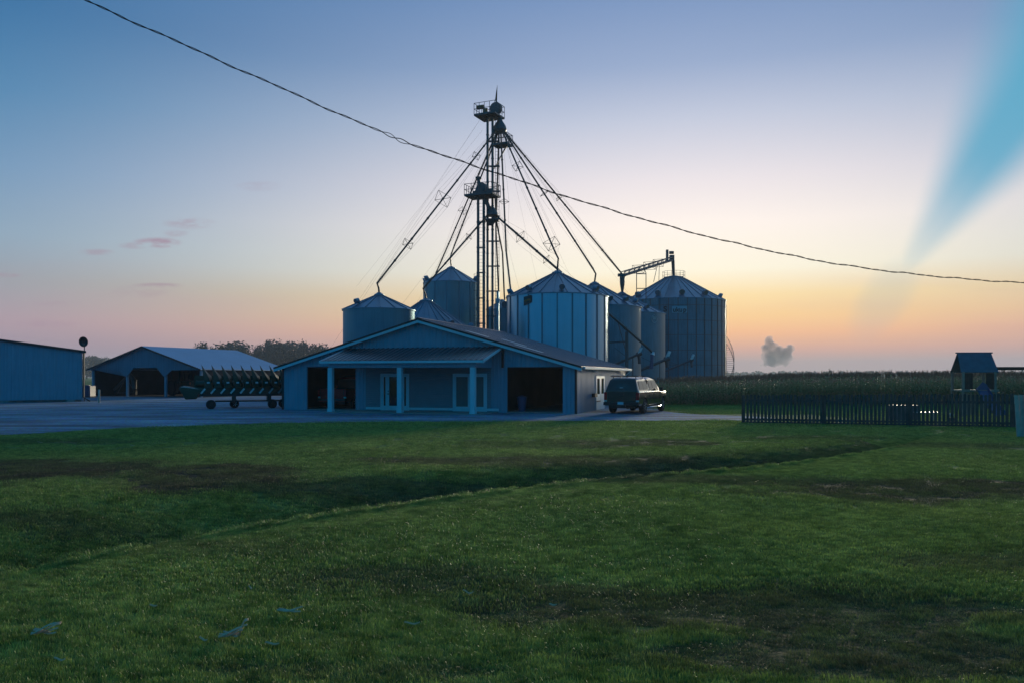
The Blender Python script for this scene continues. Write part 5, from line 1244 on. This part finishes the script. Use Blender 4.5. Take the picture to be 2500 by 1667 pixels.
# play tower
pc = at(2378, 918, 40); ps = thing('play_tower', 'wooden play tower with teal gable roof behind the picket fence', 'playset', (pc.x, 40, 0), rad(-6))
def pz(py): return 2 + (918 - py) * 40 / F
q = MB(); W2 = .86; rz1, ez = pz(862), pz(909)
for s in (-1, 1):
    q.prism([(-W2 + .06, 0, rz1), (W2 - .06, 0, rz1), (W2 + .02, s * .6, ez), (-W2 - .02, s * .6, ez)], (0, s * .012, .022))
q.tube([(-W2 - .02, 0, rz1 + .02), (W2 + .02, 0, rz1 + .02)], .035, 6); q.build('canopy_roof', M['tarp'], ps)
for x in (-.78, .72):
    for y in (-.6, .6): MB().b2(x - .05, x + .05, y - .05, y + .05, 0, ez + .04).build('post', M['beige'], ps)
q = MB()
for x0, x1 in ((-.72, -.33), (.28, .66)):
    for k in range(4): a_ = x0 + (x1 - x0) * k / 4; q.b2(a_, a_ + (x1 - x0) / 4 - .008, -.63, -.605, 1.35, ez - .02)
q.build('side_boards', M['brown'], ps)
q = MB(); q.b2(-.85, .85, -.66, .66, 1.26, 1.34); q.b2(-.88, -.5, -.68, -.662, 1.24, 1.36); q.b2(.5, .88, -.68, -.662, 1.24, 1.36); q.build('deck', M['beige'], ps)
q = MB()
for i in range(3): x = -.62 + i * .2; q.b2(x, x + .04, -.6, -.56, .1, 1.26)
q.build('ladder_rungs', M['beige'], ps)
q = MB()
def slide_sec(t_):
    y = -.66 - 1.7 * t_; z = 1.3 - 1.1 * t_ - .12 * math.sin(t_ * 3.1); return y, z
vs = []; 
for i in range(11):
    y, z = slide_sec(i / 10); x = .1
    vs += [(x - .27, y, z + .16), (x - .23, y, z), (x + .23, y, z), (x + .27, y, z + .16), (x + .29, y, z + .16), (x + .25, y, z - .03), (x - .25, y, z - .03), (x - .29, y, z + .16)]
q.add(vs, [(i * 8 + k, i * 8 + (k + 1) % 8, i * 8 + 8 + (k + 1) % 8, i * 8 + 8 + k) for i in range(10) for k in range(8)]); q.prism([(-.22, -.66, 1.34), (.42, -.66, 1.34), (.3, -.66, 1.62), (.1, -.66, 1.72)], (0, .03, 0))
q.build('slide', M['bluepl'], ps)
q = MB(); q.b2(.95, 4.6, -.06, .06, pz(903), pz(895)); q.beam((4.5, 0, pz(899)), (4.5, -1.2, 0), .1, .1); q.beam((4.5, 0, pz(899)), (4.5, 1.2, 0), .1, .1); q.build('swing_beam', M['brown'], ps)
q = MB()
for x in (2.6, 3.2): q.tube([(x, 0, pz(903)), (x, 0, .5)], .008, 4)
q.b2(2.58, 3.22, -.1, .1, .46, .5); q.build('swing', M['blk'], ps)
# white lawn furniture and ball glimpsed through the pickets
tb = thing('lawn_table', 'low white plastic table glimpsed through the fence pickets', 'table', (at(2262, 918, 36).x, 36, 0))
MB().b2(-.5, .5, -.3, .3, .36, .4).build('tabletop', M['white'], tb)
for x in (-.44, .44):
    for y in (-.24, .24): MB().tube([(x, y, 0), (x, y, .36)], .02, 6).build('leg', M['white'], tb)
bl_ = MB(); bmq = bmesh.new(); bmesh.ops.create_icosphere(bmq, subdivisions=3, radius=.1); bl_.add([v.co.copy() for v in bmq.verts], [[v.index for v in f.verts] for f in bmq.faces]); bmq.free()
tag(bl_.build('ball', M['white'], None, True, (at(2323, 918, 35).x, 35, .3)), 'white ball on a stump behind the pickets', 'ball')
st = MB().lathe([(.14, 0), (.13, .19)], 14, cap=True).build('stump', M['bark'], None, 40, (at(2323, 918, 35).x, 35, 0)); tag(st, 'short stump under the white ball', 'stump')
tk = thing('toy_box', 'dark storage box standing behind the pickets', 'box', (at(2205, 918, 36.5).x, 36.5, 0)); MB().b2(-.55, .55, -.3, .3, .02, .62).build('box_body', M['stiff'], tk); MB().b2(-.58, .58, -.33, .33, .622, .69).build('lid', M['stiff'], tk)

# ---------------------------------------------------------------- overhead service cable (twisted strands)
ctl = [(-160, -175, 8.8), (207, 0, 9.4), (638, 194, 10.1), (978, 342, 10.8), (1212, 423, 11.3), (1467, 506, 11.8), (1807, 597, 12.6), (2126, 657, 13.4), (2500, 691, 14.5), (2900, 700, 15.7)]
K = [at(*c) for c in ctl]; path = []
for i in range(len(K) - 1):
    p0, p1, p2, p3 = K[max(i - 1, 0)], K[i], K[i + 1], K[min(i + 2, len(K) - 1)]
    n = int((p2 - p1).length / .02)
    for j in range(n):
        t_ = j / n; path.append(.5 * ((2 * p1) + (-p0 + p2) * t_ + (2 * p0 - 5 * p1 + 4 * p2 - p3) * t_ ** 2 + (-p0 + 3 * p1 - 3 * p2 + p3) * t_ ** 3))
cb_ = thing('overhead_cable', 'twisted black service cable sagging across the sky', 'cable', (0, 0, 0))
sA, sB_ = K[3], None
for ph, rr_, rad0 in ((0, .0062, .0065), (math.pi, .0048, .0075)):
    q = MB(); pp = []
    for i, p in enumerate(path):
        a = 2 * math.pi * i * .02 / .42 + ph; d = (path[min(i + 1, len(path) - 1)] - path[max(i - 1, 0)]).normalized(); u = d.cross(Vector((0, 0, 1))).normalized(); v = u.cross(d)
        loose = 1 + 2.6 * math.exp(-((p.x - K[3].x + .05) / .17) ** 2)
        wob = Vector((0, 0, .006 * math.sin(i * .02 * 5.3) + .004 * math.sin(i * .02 * 11)))
        pp.append(p + (u * math.cos(a) + v * math.sin(a)) * rad0 * loose + wob)
    q.tube(pp, rr_, 6); q.build('strand', M['black'], cb_, True)

# ---------------------------------------------------------------- dry corn husks lying on the lawn
hs = [(1330, 885, 0, 'lone flat husk with a pointed tip left of centre', 708, 1489, .26, 2), (0, 0, 0, 'largest husk, with curled end and split strips, below the lone flat one', 570, 1552, .26, 4), (0, 0, 0, 'frayed yellowish husk near the bottom left corner', 112, 1557, .25, 4),
      (0, 0, 0, 'thin pale leaf strip near the lower middle', 1006, 1512, .15, 1), (0, 0, 0, 'tiny upright pale scrap in the lower left grass', 375, 1491, .08, 1), (0, 0, 0, 'small pale scrap at the very bottom left', 146, 1622, .09, 1),
      (0, 0, 0, 'small pale leaf far left near the gravel', 98, 1083, .22, 1), (0, 0, 0, 'small pale leaf near the gravel, right of the other far one', 323, 1088, .2, 1), (0, 0, 0, 'thin leaf strip on the brown patch at lower centre', 1143, 1438, .12, 1), (0, 0, 0, 'slender curled strip right of the largest husk', 665, 1570, .13, 1),
      (0, 0, 0, 'short bent strip left of the largest husk', 497, 1566, .09, 1), (0, 0, 0, 'thin curved strip at the right side of the lower lawn', 1350, 1468, .08, 1), (0, 0, 0, 'pale crumb above the flat husk', 612, 1441, .05, 1)]
for i, (_, _, _, lab, px, py, ln, ns) in enumerate(hs):
    Yd = 3888 / (py - 918); ln *= .85; x = (px - 1250) * Yd / F; z = float(terrain(np.array([x]), np.array([Yd]))[0]); r = random.Random(90 + i); q = MB()
    for s in range(ns):
        a = r.uniform(-.35, .35) + (s - ns / 2) * .12; w_ = .013 * (1.6 if ns > 1 else .8); vs = []; cv2 = r.uniform(.1, .5); up0 = .055
        for k in range(9):
            u = k / 8; d = ln * (u - .5); ww = w_ * math.sin(math.pi * (.12 + .86 * u)) ; zz = up0 + .02 * s * u + (.035 * cv2 * math.cos(u * 5 + s) + (.05 if (i == 1 and u > .85) else 0)); of = .03 * cv2 * math.sin(u * 4 + s)
            ca_, sa_ = math.cos(a), math.sin(a); X0 = d * ca_ - of * sa_; Y0 = d * sa_ + of * ca_
            vs += [(X0 + sa_ * ww, Y0 - ca_ * ww, zz - .004), (X0, Y0, zz + .006), (X0 - sa_ * ww, Y0 + ca_ * ww, zz - .004)]
        q.add(vs, [f for k in range(8) for f in ((3 * k, 3 * k + 1, 3 * k + 4, 3 * k + 3), (3 * k + 1, 3 * k + 2, 3 * k + 5, 3 * k + 4))])
    o = q.build('corn_husk', M['husk'], None, True, (x, Yd, z), 0); o.data.materials[0] = M['husk']
    sm_ = o.modifiers.new('thick', 'SOLIDIFY'); sm_.thickness = .0015
    tag(o, lab, 'corn husk', 'dry corn husks scattered on the lawn')
